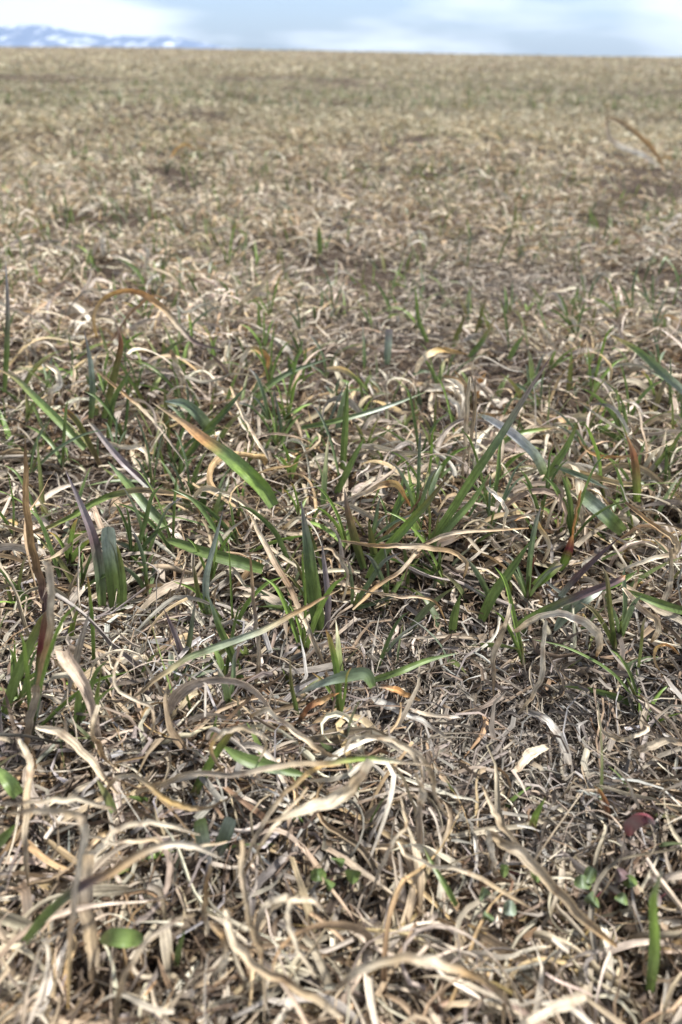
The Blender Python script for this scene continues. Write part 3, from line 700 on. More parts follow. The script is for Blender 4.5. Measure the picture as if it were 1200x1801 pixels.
blade(DB, 'long straw running down beside the long straw bow', CAT_D, S([(540,1385),(495,1440),(455,1490),(425,1545)], 10, ['straw','cream','straw','tan'], z=[.062,.06,.055,.045], prof='long', curl=.9))
blade(DB, 'bundle of pale straw lying level above the sharply bent pale straw', CAT_D, S([(-10,1412),(60,1412),(120,1405),(190,1420),(205,1432)], 13, ['grey','pale','cream','pale','straw'], z=[.07,.075,.075,.07,.06], prof='strip', curl=.9))
blade(DB, 'pale curl rising and hooking over at the lower middle beside dark weed leaves', CAT_D, S([(555,1720),(520,1660),(505,1610),(520,1582),(560,1590),(575,1610)], 14, ['pale','cream','cream','pale','cream','straw'], z=[.04,.052,.058,.06,.055,.045], prof='strip', curl=.8))
blade(DB, 'long thin straw bending in a wide curve left of the broad worn leaf', CAT_D, S([(705,1400),(715,1450),(690,1480),(670,1530),(640,1600)], 11, ['pale','straw','cream','pale','grey'], z=[.05,.048,.045,.035,.02], prof='strip', curl=.9))
blade(DB, 'ribbon of straw weaving in an S below the full loop straw', CAT_D, S([(186,1392),(208,1366),(255,1372),(300,1408),(355,1422),(410,1398),(448,1376)], 17, ['tan','cream','straw','yellow','straw','straw','tan'], z=[.03,.05,.055,.052,.05,.052,.05], prof='strip', curl=.8, tw=1.2))
blade(DB, 'widest cream leaf tapering to a point at left, centre foreground', CAT_D, S([(654,1338),(625,1378),(590,1405),(535,1427),(462,1446)], 46, ['cream','straw','cream','cream','straw'], z=[.068,.062,.06,.06,.06], prof='spear', curl=1.1), land='widest cream leaf')
blade(DB, 'long straw bow curving down left from the widest cream leaf', CAT_D, S([(600,1345),(560,1350),(505,1392),(465,1445),(430,1522)], 15, ['straw','yellow','straw','pale','straw'], z=[.06,.064,.06,.052,.035], prof='strip', curl=.8), land='long straw bow')
blade(DB, 'blurred pale straw bent sharply and hanging down the left foreground', CAT_D, S([(15,1432),(70,1425),(125,1428),(150,1448),(140,1520),(125,1610),(120,1775)], 21, ['straw','pale','straw','cream','cream','pale','yellow'], z=[.075,.085,.09,.09,.075,.055,.02], prof='strip', curl=.8), land='sharply bent pale straw')
blade(SH, 'blurred leaf turning from green to purple to straw, left foreground', CAT_S, S([(45,1655),(90,1600),(145,1555),(200,1530),(265,1492),(330,1485),(400,1515)], 26, ['green','green','purple','tan','straw','cream','pale'], z=[.03,.05,.062,.068,.072,.07,.055], prof='long', curl=1.0), G, land='green-purple-straw leaf')
plant(SH, 'forked seedling with two blunt leaves in a V and a whitish stem', CAT_S, [
  ('leaf', S([(369,1512),(358,1485),(350,1440)], 34, ['silvergrey','silver','green'], lean=-.005, prof='blunt', curl=.5), G),
  ('leaf', S([(372,1512),(392,1480),(408,1438)], 34, ['lilac','blue','silver'], lean=.005, prof='blunt', curl=.5), G),
  ('stem', S([(362,1560),(364,1535),(370,1505)], 16, ['pale','lilac','silvergrey'], prof='blunt', curl=1.6), G)], 'V-forked seedling')
blade(DB, 'orange-stained straw falling straight below the forked seedling', CAT_D, S([(372,1520),(364,1560),(362,1605),(364,1645)], 16, ['straw','tan','straw','cream'], z=[.06,.05,.035,.025], prof='blunt', curl=1.1))
blade(DB, 'blurred orange-cream straw hooking left beneath the forked seedling', CAT_D, S([(372,1620),(392,1650),(394,1690),(372,1718)], 20, ['straw','tan','cream','straw'], z=[.055,.052,.045,.035], prof='strip', curl=.9))
blade(DB, 'upright straw stick running down from the long straw bow', CAT_D, S([(425,1478),(428,1540),(442,1620),(460,1690),(465,1801)], 20, ['straw','pale','straw','straw','pale'], z=[.07,.065,.055,.045,.03], prof='long', curl=1.2), land='upright foreground stick')
blade(SH, 'broad dark green leaf half hidden under the long sweeping straw', CAT_S, S([(392,1312),(430,1335),(490,1352),(548,1366)], 34, ['green','green','dgreen','green'], z=[.045,.045,.04,.035], prof='both', curl=.6), G)
blade(SH, 'green and rust blade standing behind the full loop straw', CAT_S, S([(335,1408),(350,1380),(380,1325),(420,1268)], 24, ['rust','green','bgreen','rust'], prof='strip', curl=.9), G)
blade(SH, 'blurred green leaf poking in at the left edge above the bent pale straw', CAT_S, S([(32,1398),(15,1375),(-12,1345)], 34, ['green','green','green'], z=[.04,.045,.045], curl=.7), G)
blade(SH, 'small blurred green leaf at the left edge beneath the bent pale straw', CAT_S, S([(-10,1490),(8,1472),(28,1450)], 26, ['green','green','bgreen'], z=[.04,.045,.05], curl=.7), G)
blade(SH, 'short olive green leaf pointing down right under the S ribbon', CAT_S, S([(200,1428),(188,1400),(170,1370)], 20, ['green','olive','olive'], z=[.03,.035,.04], curl=.7), G)
blade('weed', 'dark green oval weed leaf in the shade, lower left', 'weed', S([(176,1655),(200,1648),(230,1650),(252,1654)], 42, ['green','green','green','dgreen'], z=[.02,.03,.03,.022], prof='oval', curl=.5), M_HERB, land='oval weed leaf')
blade(SH, 'short blurred green blade right of the oval weed leaf', CAT_S, S([(310,1698),(316,1665),(325,1635)], 16, ['green','green','green'], curl=.8), G)
blade(SH, 'yellow-green blade with a pink tip standing in the lower right corner', CAT_S, S([(1143,1742),(1150,1690),(1152,1640),(1150,1580),(1168,1520)], 27, ['green','green','bgreen','bgreen','lilac'], curl=.7), G, land='pink-tipped corner blade')
blade(SH, 'small bright green spear in the trampled straw at right', CAT_S, S([(934,1468),(942,1435),(959,1403)], 19, ['tan','bgreen','green'], curl=.8), G, land='small bright spear')
blade(SH, 'narrow green leaf slanting down right, lower middle', CAT_S, S([(803,1592),(785,1560),(762,1522),(745,1490)], 15, ['green','green','green','olive'], z=[.02,.028,.03,.03], curl=.8), G, land='narrow slanting green leaf')
blade(SH, 'orange curled leaf tip standing behind the crimson curled leaf', CAT_S, S([(1070,1445),(1068,1415),(1056,1390),(1045,1382)], 14, ['brown','rust','orange','yellow'], curl=1.2), G)
blade(DB, 'broad worn straw leaf running down right across the lower right', CAT_D, S([(852,1462),(880,1480),(915,1500),(970,1552),(1025,1612),(1085,1665)], 32, ['pale','straw','pale','straw','straw','tan'], z=[.02,.035,.042,.042,.04,.03], prof='strip', curl=.9), land='broad worn diagonal leaf')
blade(DB, 'pale straw strip bending down right above the broad worn leaf', CAT_D, S([(850,1382),(866,1420),(885,1455),(930,1500)], 15, ['straw','pale','straw','pale'], z=[.04,.04,.04,.035], prof='strip', curl=.9))
blade(DB, 'thin pale straw winding down right past the narrow green leaf', CAT_D, S([(700,1480),(715,1505),(760,1520),(815,1532),(860,1555),(940,1600)], 13, ['cream','pale','cream','pale','straw','straw'], z=[.03,.035,.04,.042,.04,.035], prof='strip', curl=.9))
blade(DB, 'upright white straw strip with a square top, lower right', CAT_D, S([(870,1538),(866,1500),(856,1460)], 18, ['pale','white','cream'], prof='blunt', curl=.9))
blade(DB, 'short curled white straw beside the square-topped strip', CAT_D, S([(884,1540),(888,1515),(896,1492)], 16, ['cream','white','pale'], prof='strip', curl=1.1, tw=1.0))
plant('grey_splinter', 'flat weathered grey stem splintered in three, lying on the litter', 'dead stalk', [
  ('splinter', S([(652,1230),(690,1243),(735,1262)], 20, ['silvergrey','silvergrey','silvergrey'], z=[.02,.022,.022], prof='blunt', curl=.4), D),
  ('splinter', S([(690,1248),(740,1266),(795,1305)], 13, ['silvergrey','silvergrey','pale'], z=[.022,.024,.02], prof='strip', curl=.4), D),
  ('splinter', S([(700,1240),(750,1255),(815,1262)], 11, ['silvergrey','pale','silvergrey'], z=[.024,.026,.02], prof='strip', curl=.4), D)], 'splintered grey stem')
blade(DB, 'grey flat strip bending right in the trampled hollow', CAT_D, S([(930,1248),(965,1270),(990,1305),(1003,1345)], 18, ['grey','silvergrey','silvergrey','grey'], z=.022, prof='blunt', curl=.4))
blade(DB, 'flaking cream scrap lying flat above the small bright spear', CAT_D, S([(905,1355),(935,1325),(968,1312)], 26, ['pale','cream','pale'], z=.022, prof='strip', curl=.5))
blade(DB, 'orange-grey scrap of leaf lying right of the torn blunt leaf', CAT_D, S([(665,1205),(700,1215),(740,1232)], 16, ['grey','orange','tan'], z=.025, prof='strip', curl=.7))
blade(DB, 'rounded straw ringlet coiled on the litter at right', CAT_D, S([(1052,1248),(1060,1285),(1090,1300),(1118,1295),(1140,1280),(1125,1265)], 13, ['pale','pale','straw','cream','pale','straw'], z=[.03,.025,.03,.035,.035,.03], prof='strip', curl=.8))
blade(DB, 'wavy wide grey straw lying at the right edge of the hollow', CAT_D, S([(1110,1330),(1140,1315),(1175,1302),(1215,1312)], 22, ['grey','pale','pale','straw'], z=[.02,.03,.032,.03], prof='strip', curl=.8))
blade(DB, 'fan of straw dropping right from the fine point of the sweeping straw', CAT_D, S([(690,1300),(735,1325),(758,1370),(770,1410),(790,1440)], 13, ['straw','pale','straw','pale','straw'], z=[.07,.068,.055,.04,.025], prof='strip', curl=.8))
blade(DB, 'plump pale straw drop hanging under the sweeping straw', CAT_D, S([(728,1352),(742,1385),(742,1410),(730,1440)], 20, ['straw','cream','pale','grey'], z=[.068,.055,.045,.035], prof='oval', curl=.9))
blade(DB, 'broad straw arch over the bottom edge right of centre', CAT_D, S([(590,1740),(640,1705),(700,1688),(760,1693),(820,1708),(880,1745),(910,1790)], 28, ['straw','cream','straw','cream','tan','straw','pale'], z=[.05,.06,.066,.068,.066,.055,.04], prof='strip', curl=1.0), land='broad bottom arch')
blade(DB, 'flat pale stick slanting up right along the bottom edge', CAT_D, S([(900,1815),(960,1782),(1030,1752)], 28, ['pale','cream','pale'], z=[.04,.045,.045], prof='blunt', curl=.6))
blade(DB, 'curved straw hoop standing in the middle of the bottom area', CAT_D, S([(455,1680),(452,1625),(475,1588),(505,1580),(530,1592)], 20, ['straw','pale','cream','pale','tan'], z=[.04,.05,.058,.06,.05], prof='strip', curl=.9), land='bottom straw hoop')
blade(DB, 'wide blurred straw leaf curving through the lower middle to the bottom', CAT_D, S([(395,1600),(415,1665),(470,1705),(540,1745),(600,1790)], 30, ['cream','pale','straw','straw','pale'], z=[.05,.055,.058,.05,.04], prof='strip', curl=1.0))
blade(DB, 'long blurred straw arching from the lower left up to the bottom centre', CAT_D, S([(205,1815),(212,1740),(245,1670),(300,1625),(345,1608)], 20, ['straw','straw','pale','grey','straw'], z=[.03,.045,.055,.058,.05], prof='long', curl=1.1))
blade(DB, 'vertical grey straw wall of leaf behind the sharply bent pale straw', CAT_D, S([(170,1740),(160,1650),(150,1560),(155,1500)], 38, ['grey','straw','grey','straw'], z=[.01,.02,.032,.04], prof='blunt', curl=.6))
blade(DB, 'vertical speckled straw strip hanging at the left, level with the long slanting leaf foot', CAT_D, S([(48,1330),(52,1270),(62,1225),(66,1205)], 22, ['tan','grey','pale','straw'], prof='blunt', curl=.7))
blade(DB, 'two-toned straw strip falling in the left foreground', CAT_D, S([(35,1300),(50,1340),(48,1400),(45,1480),(50,1560)], 20, ['cream','pale','straw','pale','straw'], z=[.06,.055,.05,.04,.02], prof='strip', curl=.9))

# --- little weeds at the right
weed = [('leaf', S([(1105,1470),(1112,1445),(1135,1432),(1150,1450)], 46, ['red','purple','red','lilac'], z=[.02,.036,.045,.04], prof='oval', curl=1.2), M_HERB, 'crimson curled leaf'),
        ('petiole', S([(1100,1500),(1140,1485),(1150,1465),(1150,1450)], 6, ['red','lilac','lilac','lilac'], z=[.01,.02,.03,.038], prof='blunt', curl=2.4), M_HERB)]
plant('weed', 'low weed with one crimson leaf curled like a spoon', 'weed', weed, 'crimson curled leaf')
def herb(cx, cy, n, label, cols, land=None, r=34):
    parts = []
    for k in range(n):
        a = 6.283 * k / n + random.uniform(-.4, .4)
        ex, ey = cx + math.cos(a) * r * random.uniform(.6, 1), cy + math.sin(a) * r * .6
        sx, sy = cx + math.cos(a) * r * .35, cy + math.sin(a) * r * .2
        ox, oy = cx + math.cos(a) * r * 1.7, cy + math.sin(a) * r
        parts.append(('petiole', S([(cx, cy), ((cx + sx) / 2, (cy + sy) / 2), (ex, ey)], 5, ['red','purple','red'], z=[.008, .016, .02], prof='blunt', curl=2.3), M_HERB))
        c = random.choice(cols)
        parts.append(('leaf', S([(ex, ey), ((ex + ox) / 2, (ey + oy) / 2), (ox, oy)], random.uniform(28, 38), c, z=[.02, .025, .022], prof='oval', curl=random.uniform(.3, .8), roll=random.uniform(-.5, .5)), M_HERB))
    plant('weed', label, 'weed', parts, land)
herb(1065, 1560, 6, 'rosette weed with grey-purple round leaves on red stalks at lower right', [['purple','purple','grey'], ['green','blue','green'], ['grey','purple','purple'], ['green','dgreen','green']], 'red-stalked rosette weed')
herb(865, 1592, 3, 'pale green round-leaved weed among straw right of the narrow green leaf', [['blue','silver','blue'], ['green','blue','green']], 'pale round-leaved weed', 26)
herb(1180, 1565, 3, 'small green and purple weed at the right edge', [['green','blue','green'], ['purple','grey','purple']], None, 30)
herb(590, 1535, 4, 'dark green little weed under the straw, lower middle', [['green','dgreen','green']], 'dark green little weed', 26)
herb(915, 1538, 2, 'single pair of dark green weed leaves below the broad worn leaf', [['green','green','dgreen']], None, 22)
#herb(820, 1480, 3, 'dull crimson weed flattened under straw in the trampled patch', [['purple','red','purple']], 'dull crimson weed', 24)


VOX, VO = 0.005, np.array([-0.7, 0.0, -0.02])
occ = np.zeros((280, 240, 40), bool)
for P_ in HP:
    back = np.array([0, 0, CAM_H]) - P_
    back /= np.linalg.norm(back, axis=1, keepdims=True)
    for st in range(6):
        q = ((P_ + back * st * 0.005 - VO) / VOX).astype(int)
        okq = ((q >= 1) & (q < np.array(occ.shape) - 1)).all(1); q = q[okq]
        for ax in range(3):
            for sg in (-1, 0, 1):
                qq = q.copy(); qq[:, ax] += sg; occ[qq[:, 0], qq[:, 1], qq[:, 2]] = True
def near_leaf(P):
    q = ((P - VO) / VOX).astype(int)
    okq = ((q >= 0) & (q < np.array(occ.shape))).all(-1)
    q = np.clip(q, 0, np.array(occ.shape) - 1)
    return occ[q[..., 0], q[..., 1], q[..., 2]] & okq


# bottom litter: short flat decayed fragments
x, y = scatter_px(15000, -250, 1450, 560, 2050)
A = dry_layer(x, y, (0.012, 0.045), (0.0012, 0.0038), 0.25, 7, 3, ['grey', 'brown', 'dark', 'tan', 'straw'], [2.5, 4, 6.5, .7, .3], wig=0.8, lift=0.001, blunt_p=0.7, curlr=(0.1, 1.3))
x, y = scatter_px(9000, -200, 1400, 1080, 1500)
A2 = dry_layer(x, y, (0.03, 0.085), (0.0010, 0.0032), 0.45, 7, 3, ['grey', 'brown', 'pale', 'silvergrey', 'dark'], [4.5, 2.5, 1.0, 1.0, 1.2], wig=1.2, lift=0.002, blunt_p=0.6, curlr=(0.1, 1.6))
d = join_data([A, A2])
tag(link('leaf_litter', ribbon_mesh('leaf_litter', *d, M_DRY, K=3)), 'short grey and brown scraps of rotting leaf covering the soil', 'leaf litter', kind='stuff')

# main thatch
def clumpy(x, y, keepf, seed, sc=14):
    n = fbm(x * sc, y * sc, seed, 3)
    return rng.random(len(x)) < np.clip((n - 0.5) * 5 + keepf, 0.15, 1)
x, y = scatter_px(13500, -300, 1500, 520, 2150)
m = clumpy(x, y, 0.8, 40) & (rng.random(len(x)) > 0.8 * np.maximum(hollow(x, y), gaps(x, y))); x, y = x[m], y[m]
near = dry_layer(x, y, (0.03, 0.115), (0.0013, 0.0052), 1.1, 17, 4, ['straw', 'pale', 'grey', 'tan', 'brown', 'cream', 'yellow'], [4, 3.8, 2.0, 1.5, 1.3, 1.4, .5],
                 ['straw', 'pale', 'grey', 'tan', 'cream'], [3, 4, 2, 1, 2], keep=150, curlr=(0.2, 1.7), clear=True)
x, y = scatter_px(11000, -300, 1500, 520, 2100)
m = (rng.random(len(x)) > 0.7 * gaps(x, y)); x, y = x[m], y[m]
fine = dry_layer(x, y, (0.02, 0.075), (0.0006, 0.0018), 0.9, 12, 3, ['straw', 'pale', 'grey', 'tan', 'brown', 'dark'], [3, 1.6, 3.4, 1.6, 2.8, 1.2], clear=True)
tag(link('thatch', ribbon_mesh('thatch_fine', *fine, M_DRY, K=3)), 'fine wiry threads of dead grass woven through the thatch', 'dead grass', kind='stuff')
x, y = scatter_px(3000, -300, 1500, 1330, 2250)
m = rng.random(len(x)) > .8 * gaps(x, y); x, y = x[m], y[m]
near2 = dry_layer(x, y, (0.035, 0.10), (0.0014, 0.0050), 1.1, 18, 4, ['straw', 'pale', 'grey', 'tan', 'cream', 'yellow'], [4, 3.4, 1.8, 1.6, 0.9, .6], keep=40, clear=True)
# tufts: dead leaves fanning out of one crown and drooping
def tufts(n, box, per, Lr, Wr, pool):
    cx, cy = scatter_px(n, *box)
    ok = (hollow(cx, cy) < .4) & (gaps(cx, cy) < .6); cx, cy = cx[ok], cy[ok]
    k = rng.integers(per[0], per[1], len(cx))
    X = np.repeat(cx, k); Y = np.repeat(cy, k)
    main = np.repeat(rng.random(len(cx)) * 6.28, k)
    ph = main + rng.normal(0, 1.15, len(X))
    sp = np.clip(project(X, Y, 0)[2] / .46, .35, 1.2)
    X = X + (rng.normal(0, .006, len(X)) + np.cos(ph) * .004) * sp; Y = Y + (rng.normal(0, .006, len(Y)) + np.sin(ph) * .004) * sp
    return dry_layer(X, Y, Lr, Wr, 1.35, 18, 4, ['straw', 'pale', 'grey', 'tan', 'cream', 'yellow'], [4, 3.6, 1.5, 1.6, 1.5, .7], ['straw', 'pale', 'tan', 'cream'], [3, 4, 1.2, 2],
                     cs=.6, wig=.8, curlr=(0.2, 1.5), clear=True, phi0=ph)
T1 = tufts(150, (-200, 1400, 560, 1200), (8, 20), (0.035, 0.095), (0.0014, 0.0050), 0)
T2 = tufts(75, (-250, 760, 1330, 2100), (8, 20), (0.035, 0.090), (0.0016, 0.0052), 0)
T3 = tufts(45, (650, 1450, 1450, 2100), (6, 16), (0.03, 0.085), (0.0014, 0.0048), 0)
tag(link('dead_tufts', ribbon_mesh('dead_tufts', *join_data([T1, T2, T3]), M_DRY, K=4)), 'drooping tufts of dead leaves merging into the thatch', 'dead grass', kind='stuff')
d1 = join_data([near])
tag(link('thatch', ribbon_mesh('thatch', *d1, M_DRY, K=4)), 'dense tangle of curled straw-coloured dead grass over the near ground', 'dead grass', kind='stuff')
tag(link('thatch', ribbon_mesh('thatch_front', *near2, M_DRY, K=4)), 'blurred dead grass piled along the nearest edge of the field', 'dead grass', kind='stuff')

# further thatch out to forty metres, coarser with distance
def far_layer(N, y0, y1, Lr, Wr, S, up, power, wscale, seed):
    x, y = scatter_area(N, y0, y1, 0.35, 0.56, power)
    m = clumpy(x, y, 1.0 if y1 < 15 else 1.5, seed, 7 if y1 < 5 else 2.5)
    for P_ in HP:
        if P_[:, 1].mean() > .75:
            for q in P_[::3]:
                m &= ~((np.abs(x - q[0] * .985) < .03) & (y < q[1] + .01) & (y > q[1] - .10 * max(1, q[1] - .5)) & (rng.random(len(x)) < .8))
    x, y = x[m], y[m]
    d = dry_layer(x, y, Lr, Wr, up, S, 2, ['straw', 'pale', 'grey', 'tan', 'brown', 'cream'], [4, 4.2, 2.6, 1.5, 0.8, 1.4], curlr=(0.1, 0.4), wig=1.0)
    d[1] = d[1] * (1 + wscale * y[:, None])
    d[5] = d[5] * (1 + np.array([.02, .03, -.10]) * np.clip((y[:, None, None] - .8) / 2, 0, 1))
    big = fbm(x * 1.3, y * 0.7, 77, 3)[:, None, None]
    d[5] = d[5] * (0.86 + 0.5 * big)
    d[5] = d[5] * (1 - .22 * (y1 > 5)) + (d[5].mean(-1, keepdims=True) * np.array([1.0, 1.0, .74])) * .22 * (y1 > 5)
    return d
F1 = far_layer(50000, 0.72, 3.2, (0.03, 0.09), (0.0012, 0.0036), 9, 1.15, 1.9, 0.15, 60)
F2 = far_layer(85000, 2.8, 11.0, (0.035, 0.09), (0.0016, 0.0036), 6, 1.1, 2.0, 0.12, 61)
F3 = far_layer(80000, 10.0, 60.0, (0.05, 0.11), (0.005, 0.010), 4, 1.2, 2.0, 0.10, 62)
tag(link('thatch', ribbon_mesh('thatch_mid', *F1, M_DRY, K=3)), 'matted dead grass in the middle distance', 'dead grass', kind='stuff')
tag(link('thatch', ribbon_mesh('thatch_far', *F2, M_DRY, K=2)), 'out of focus dead grass further up the field', 'dead grass', kind='stuff')
tag(link('thatch', ribbon_mesh('thatch_horizon', *F3, M_DRY, K=2)), 'dead grass of the field running up to the horizon', 'dead grass', kind='stuff')

# green growth too far or too small to count
def green_data(x, y, Lr, Wr, S, cols=('green', 'dgreen', 'blue', 'olive', 'bgreen'), pr=(4, 3, 2, 2, 1), tips=('green', 'olive', 'straw', 'lilac'), ptip=(3, 2, 1.5, 1)):
    N = len(x)
    L = rng.uniform(*Lr, N); W = rng.uniform(*Wr, N)
    phi = rng.random(N) * 6.28
    lean = np.abs(rng.normal(0.25, 0.35, N)); bend = np.abs(rng.normal(0.35, 0.6, N))
    P = np.empty((N, S, 3)); cx, cy, z = x.copy(), y.copy(), terrain(x, y)
    for s in range(S):
        t = s / (S - 1)
        P[:, s, 0], P[:, s, 1], P[:, s, 2] = cx, cy, z
        a = lean + bend * t * 1.5
        cx = cx + np.cos(phi) * np.sin(a) * L / (S - 1); cy = cy + np.sin(phi) * np.sin(a) * L / (S - 1); z = z + np.cos(a) * L / (S - 1)
    t = np.linspace(0, 1, S)[None, :]
    Wd = W[:, None] * 0.5 * np.clip(0.7 + t, 0, 1) * np.where(t < 0.35, 1, 1 - ((t - 0.35) / 0.65) ** 1.5) + 0.0001
    C = grad(mixcols(N, cols, pr), mixcols(N, tips, ptip), S, 2.2)
    side0 = np.stack([-np.sin(phi), np.cos(phi), np.zeros(N)], -1)
    tw = rng.normal(0, 0.6, (N, 1)) + rng.normal(0, 0.6, (N, 1)) * t
    return [P, Wd, np.full((N, S), 0.7), side0, tw, C]
x, y = scatter_px(4600, -200, 1400, 540, 1500)
pq = project(x, y, 0)
m = (rng.random(len(x)) < 0.10 + 0.85 * blob(pq[0], pq[1], 620, 830, 700, 190) * (fbm(x * 22, y * 22, 70, 2) > .47)) & (hollow(x, y) < 0.5); x, y = x[m], y[m]
G0 = green_data(x, y, (0.02, 0.062), (0.0017, 0.0052), 8)
ok = near_leaf(G0[0]).mean(1) < .15
G0 = [q[ok] for q in G0]
x, y = scatter_area(4200, 0.8, 4.5, 0.35, 0.56, 1.8)
m = clumpy(x, y, 0.5, 90, 3); x, y = x[m], y[m]
G1 = green_data(x, y, (0.03, 0.06), (0.002, 0.0048), 8)
x, y = scatter_area(9000, 4.0, 25, 0.35, 0.56, 2.0)
G2 = green_data(x, y, (0.04, 0.07), (0.004, 0.009), 8)
tag(link('green_undergrowth', ribbon_mesh('green_undergrowth', *join_data([G0, G1, G2]), M_GREEN, K=3)), 'thin scattering of small green blades all through the dead grass', 'green grass', kind='stuff')

# ------------------------------------------------------------------ the many smaller ones, still one by one
used_labels = set(o['label'] for o in scene.objects if 'label' in o.keys())
for (lx, ly, lt) in list(LAND): pass
def relation(px, py, lm):
    dx, dy = px - lm[0], py - lm[1]
    dist = math.hypot(dx, dy)
    near_ = 'just ' if dist < 70 else ('' if dist < 170 else 'well ')
    if abs(dx) > 2.2 * abs(dy): r = ('right' if dx > 0 else 'left') + ' of'
    elif abs(dy) > 2.2 * abs(dx): r = 'below' if dy > 0 else 'above'
    else: r = ('below' if dy > 0 else 'above') + ' and ' + ('right' if dx > 0 else 'left') + ' of'
    return near_ + r + ' the ' + lm[2]
def unique_label(heads, px, py):
    lms = sorted(LAND, key=lambda l: math.hypot(px - l[0], py - l[1]))[:7]
    for lm in lms:
        for h in heads:
            s = h + ' ' + relation(px, py, lm)
            if s not in used_labels and len(s.replace('-', ' - ').split()) <= 18 and len(s.split()) <= 16:
                used_labels.add(s); return s
    s = heads[0] + ' between the ' + lms[0][2] + ' and the ' + lms[1][2]
    used_labels.add(s)
    return s
def colour_word(c):
    best = min(PAL, key=lambda k: sum((math.log(c[i] + .01) - math.log(PAL[k][i] + .01)) ** 2 for i in range(3)))
    return {'silvergrey': 'silver-grey', 'blue': 'blue-green', 'dgreen': 'dark green', 'bgreen': 'bright green', 'silver': 'grey-green', 'straw': 'straw-coloured', 'dark': 'dark brown', 'lilac': 'greyish'}.get(best, best)
for pool in big_pool:
    P, Wd, cu, s0, tw, C, L, W = pool
    for i in range(len(L)):
        b = P[i, 0].copy()
        me = ribbon_mesh(DB, (P[i] - b)[None], Wd[i][None], cu[i][None], s0[i][None], tw[i][None], C[i][None], M_DRY, K=5)
        o = link(DB, me); o.location = b
        px, py, dep = project(P[i, :, 0], P[i, :, 1], P[i, :, 2])
        hgt = P[i, :, 2].max() - terrain(b[0], b[1])
        cw = colour_word(C[i].mean(0))
        wpx = W[i] / dep.mean() * F
        size = 'broad' if wpx > 17 else ('narrow' if wpx < 10 else 'slender')
        chord = math.hypot(px[-1] - px[0], py[-1] - py[0]); arc = float(np.hypot(np.diff(px), np.diff(py)).sum())
        shape = 'tightly curled' if chord < .45 * arc else ('arching' if chord < .82 * arc else 'nearly straight')
        lean = 'rising' if hgt > .03 else 'lying low'
        side = 'toward the right' if px[-1] > px[0] else 'toward the left'
        heads = ['%s %s %s dead blade %s' % (shape, size, cw, s) for s in (lean, side)]
        heads += ['%s %s dead blade %s' % (size, cw, lean)]
        tag(o, unique_label(heads, px.mean(), py.mean()), CAT_D, 'dead grass blades curling in the thatch')
        
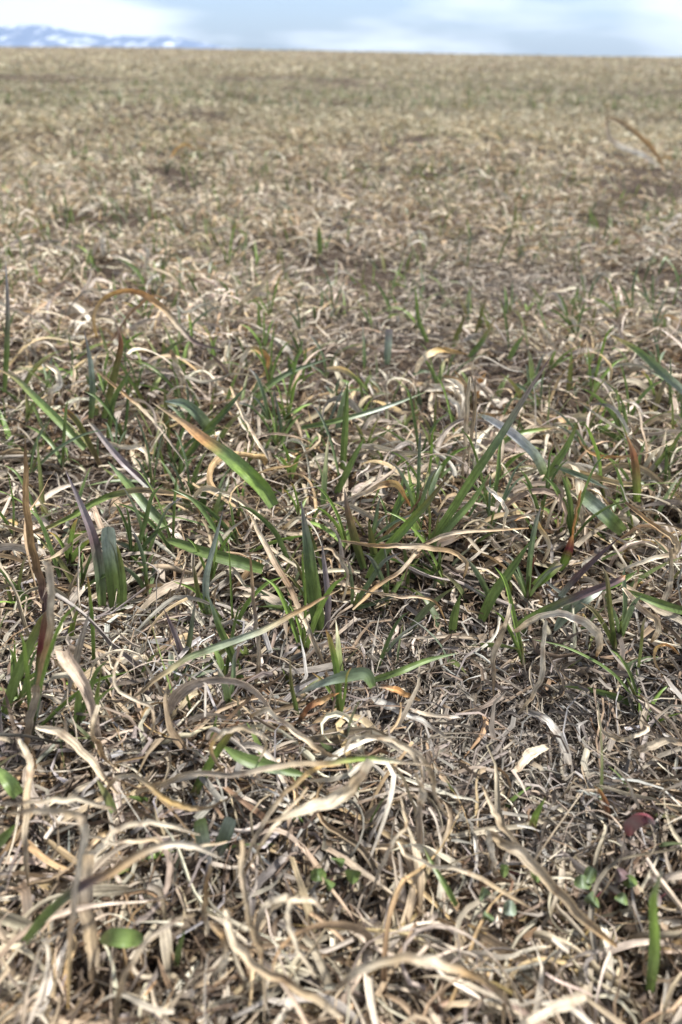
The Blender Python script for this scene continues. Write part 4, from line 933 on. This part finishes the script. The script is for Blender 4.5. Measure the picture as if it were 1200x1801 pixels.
n_sh = 0
tries = 0
spots = []
while n_sh < 170 and tries < 6000:
    tries += 1
    px = random.uniform(10, 1190)
    py = random.choice([random.uniform(330, 560), random.uniform(540, 900), random.uniform(640, 1000), random.uniform(900, 1300)])
    g = ground_hit(px, py, 0)
    if float(hollow(g[0], g[1])) > .45 and random.random() < .85: continue
    if any(math.hypot(px - a, (py - b) * 1.3) < 24 for a, b in spots): continue
    spots.append((px, py))
    dep = float(project(g[0], g[1], g[2])[2])
    Lp = random.uniform(.022, .062) / dep * F * (1.1 if py < 560 else 1)
    lean_px = random.gauss(0, .45) * Lp
    nl = random.choice([1, 2, 3, 3, 4]) if py > 480 else random.choice([1, 1, 2])
    parts = []
    kinds = [('green', ['dgreen', 'green', 'green']), ('dark green', ['dgreen', 'dgreen', 'green']), ('yellow-green', ['green', 'bgreen', 'bgreen']),
             ('blue-green', ['green', 'blue', 'blue']), ('purple-tipped', ['green', 'blue', 'lilac']), ('straw-tipped', ['green', 'olive', 'straw']), ('orange-tipped', ['green', 'bgreen', 'orange'])]
    kn, kc = random.choice(kinds)
    for k in range(nl):
        l = Lp * (1 if k == 0 else random.uniform(.5, .9))
        dx = lean_px if k == 0 else lean_px * .5 + (-1) ** k * random.uniform(.25, .75) * l
        bow = random.uniform(-.15, .25) * l
        up = l * math.cos(min(1.2, abs(dx) / max(l, 1)))
        pts = [(px, py), (px + dx * .3 + bow * .15, py - up * .5), (px + dx * .65, py - up * .85), (px + dx, py - up)]
        wpx = random.uniform(.0021, .0050) / dep * F
        parts.append(('leaf', S(pts, wpx, kc, lean=random.uniform(-.012, .02), curl=random.uniform(.5, 1.1), roll=random.uniform(-.9, .9), tw=random.uniform(-.8, .8)), G))
    if nl > 1: parts.append(('sheath', S([(px, py + 4), (px + lean_px * .05, py - Lp * .12), (px + lean_px * .12, py - Lp * .26)], .0034 / dep * F, ['pale', 'olive', 'green'], prof='blunt', curl=1.9), G))
    sz = 'tiny' if Lp < 38 else ('short' if Lp < 80 else 'tall')
    ln = 'leaning right' if lean_px > 12 else ('leaning left' if lean_px < -12 else 'standing straight')
    heads = ['%s %s %sshoot %s' % (sz, kn, {1: 'single-leaved ', 2: 'two-leaved ', 3: 'three-leaved ', 4: 'four-leaved '}[nl], ln), '%s %s shoot' % (sz, kn)]
    lab = unique_label(heads, px, py)
    if nl == 1:
        o, b = make_leaf(SH, parts[0][1], G); tag(o, lab, CAT_S, 'green shoots coming up through the dead grass')
    else:
        plant(SH, lab, CAT_S, parts, group='green shoots coming up through the dead grass')
    n_sh += 1


# ------------------------------------------------------------------ air
def haze():
    bpy_me = bpy.data.meshes.new('haze')
    x0, x1, y0, y1, z0, z1 = -16500, 16500, -400, 16500, -1.6, 900
    v = [(x0, y0, z0), (x1, y0, z0), (x1, y1, z0), (x0, y1, z0), (x0, y0, z1), (x1, y0, z1), (x1, y1, z1), (x0, y1, z1)]
    f = [(0, 3, 2, 1), (4, 5, 6, 7), (0, 1, 5, 4), (1, 2, 6, 5), (2, 3, 7, 6), (3, 0, 4, 7)]
    bpy_me.from_pydata(v, [], f)
    m = bpy.data.materials.new('air'); m.use_nodes = True
    n = m.node_tree; n.nodes.clear()
    out = nd(n, 'ShaderNodeOutputMaterial'); pv = nd(n, 'ShaderNodeVolumePrincipled')
    pv.inputs['Color'].default_value = (0.60, 0.78, 1.0, 1)
    pv.inputs['Density'].default_value = 0.00004
    n.links.new(pv.outputs[0], out.inputs['Volume'])
    bpy_me.materials.append(m)
    tag(link('haze', bpy_me), 'thin blue air between the field and the far mountains', 'haze', kind='stuff')
haze()
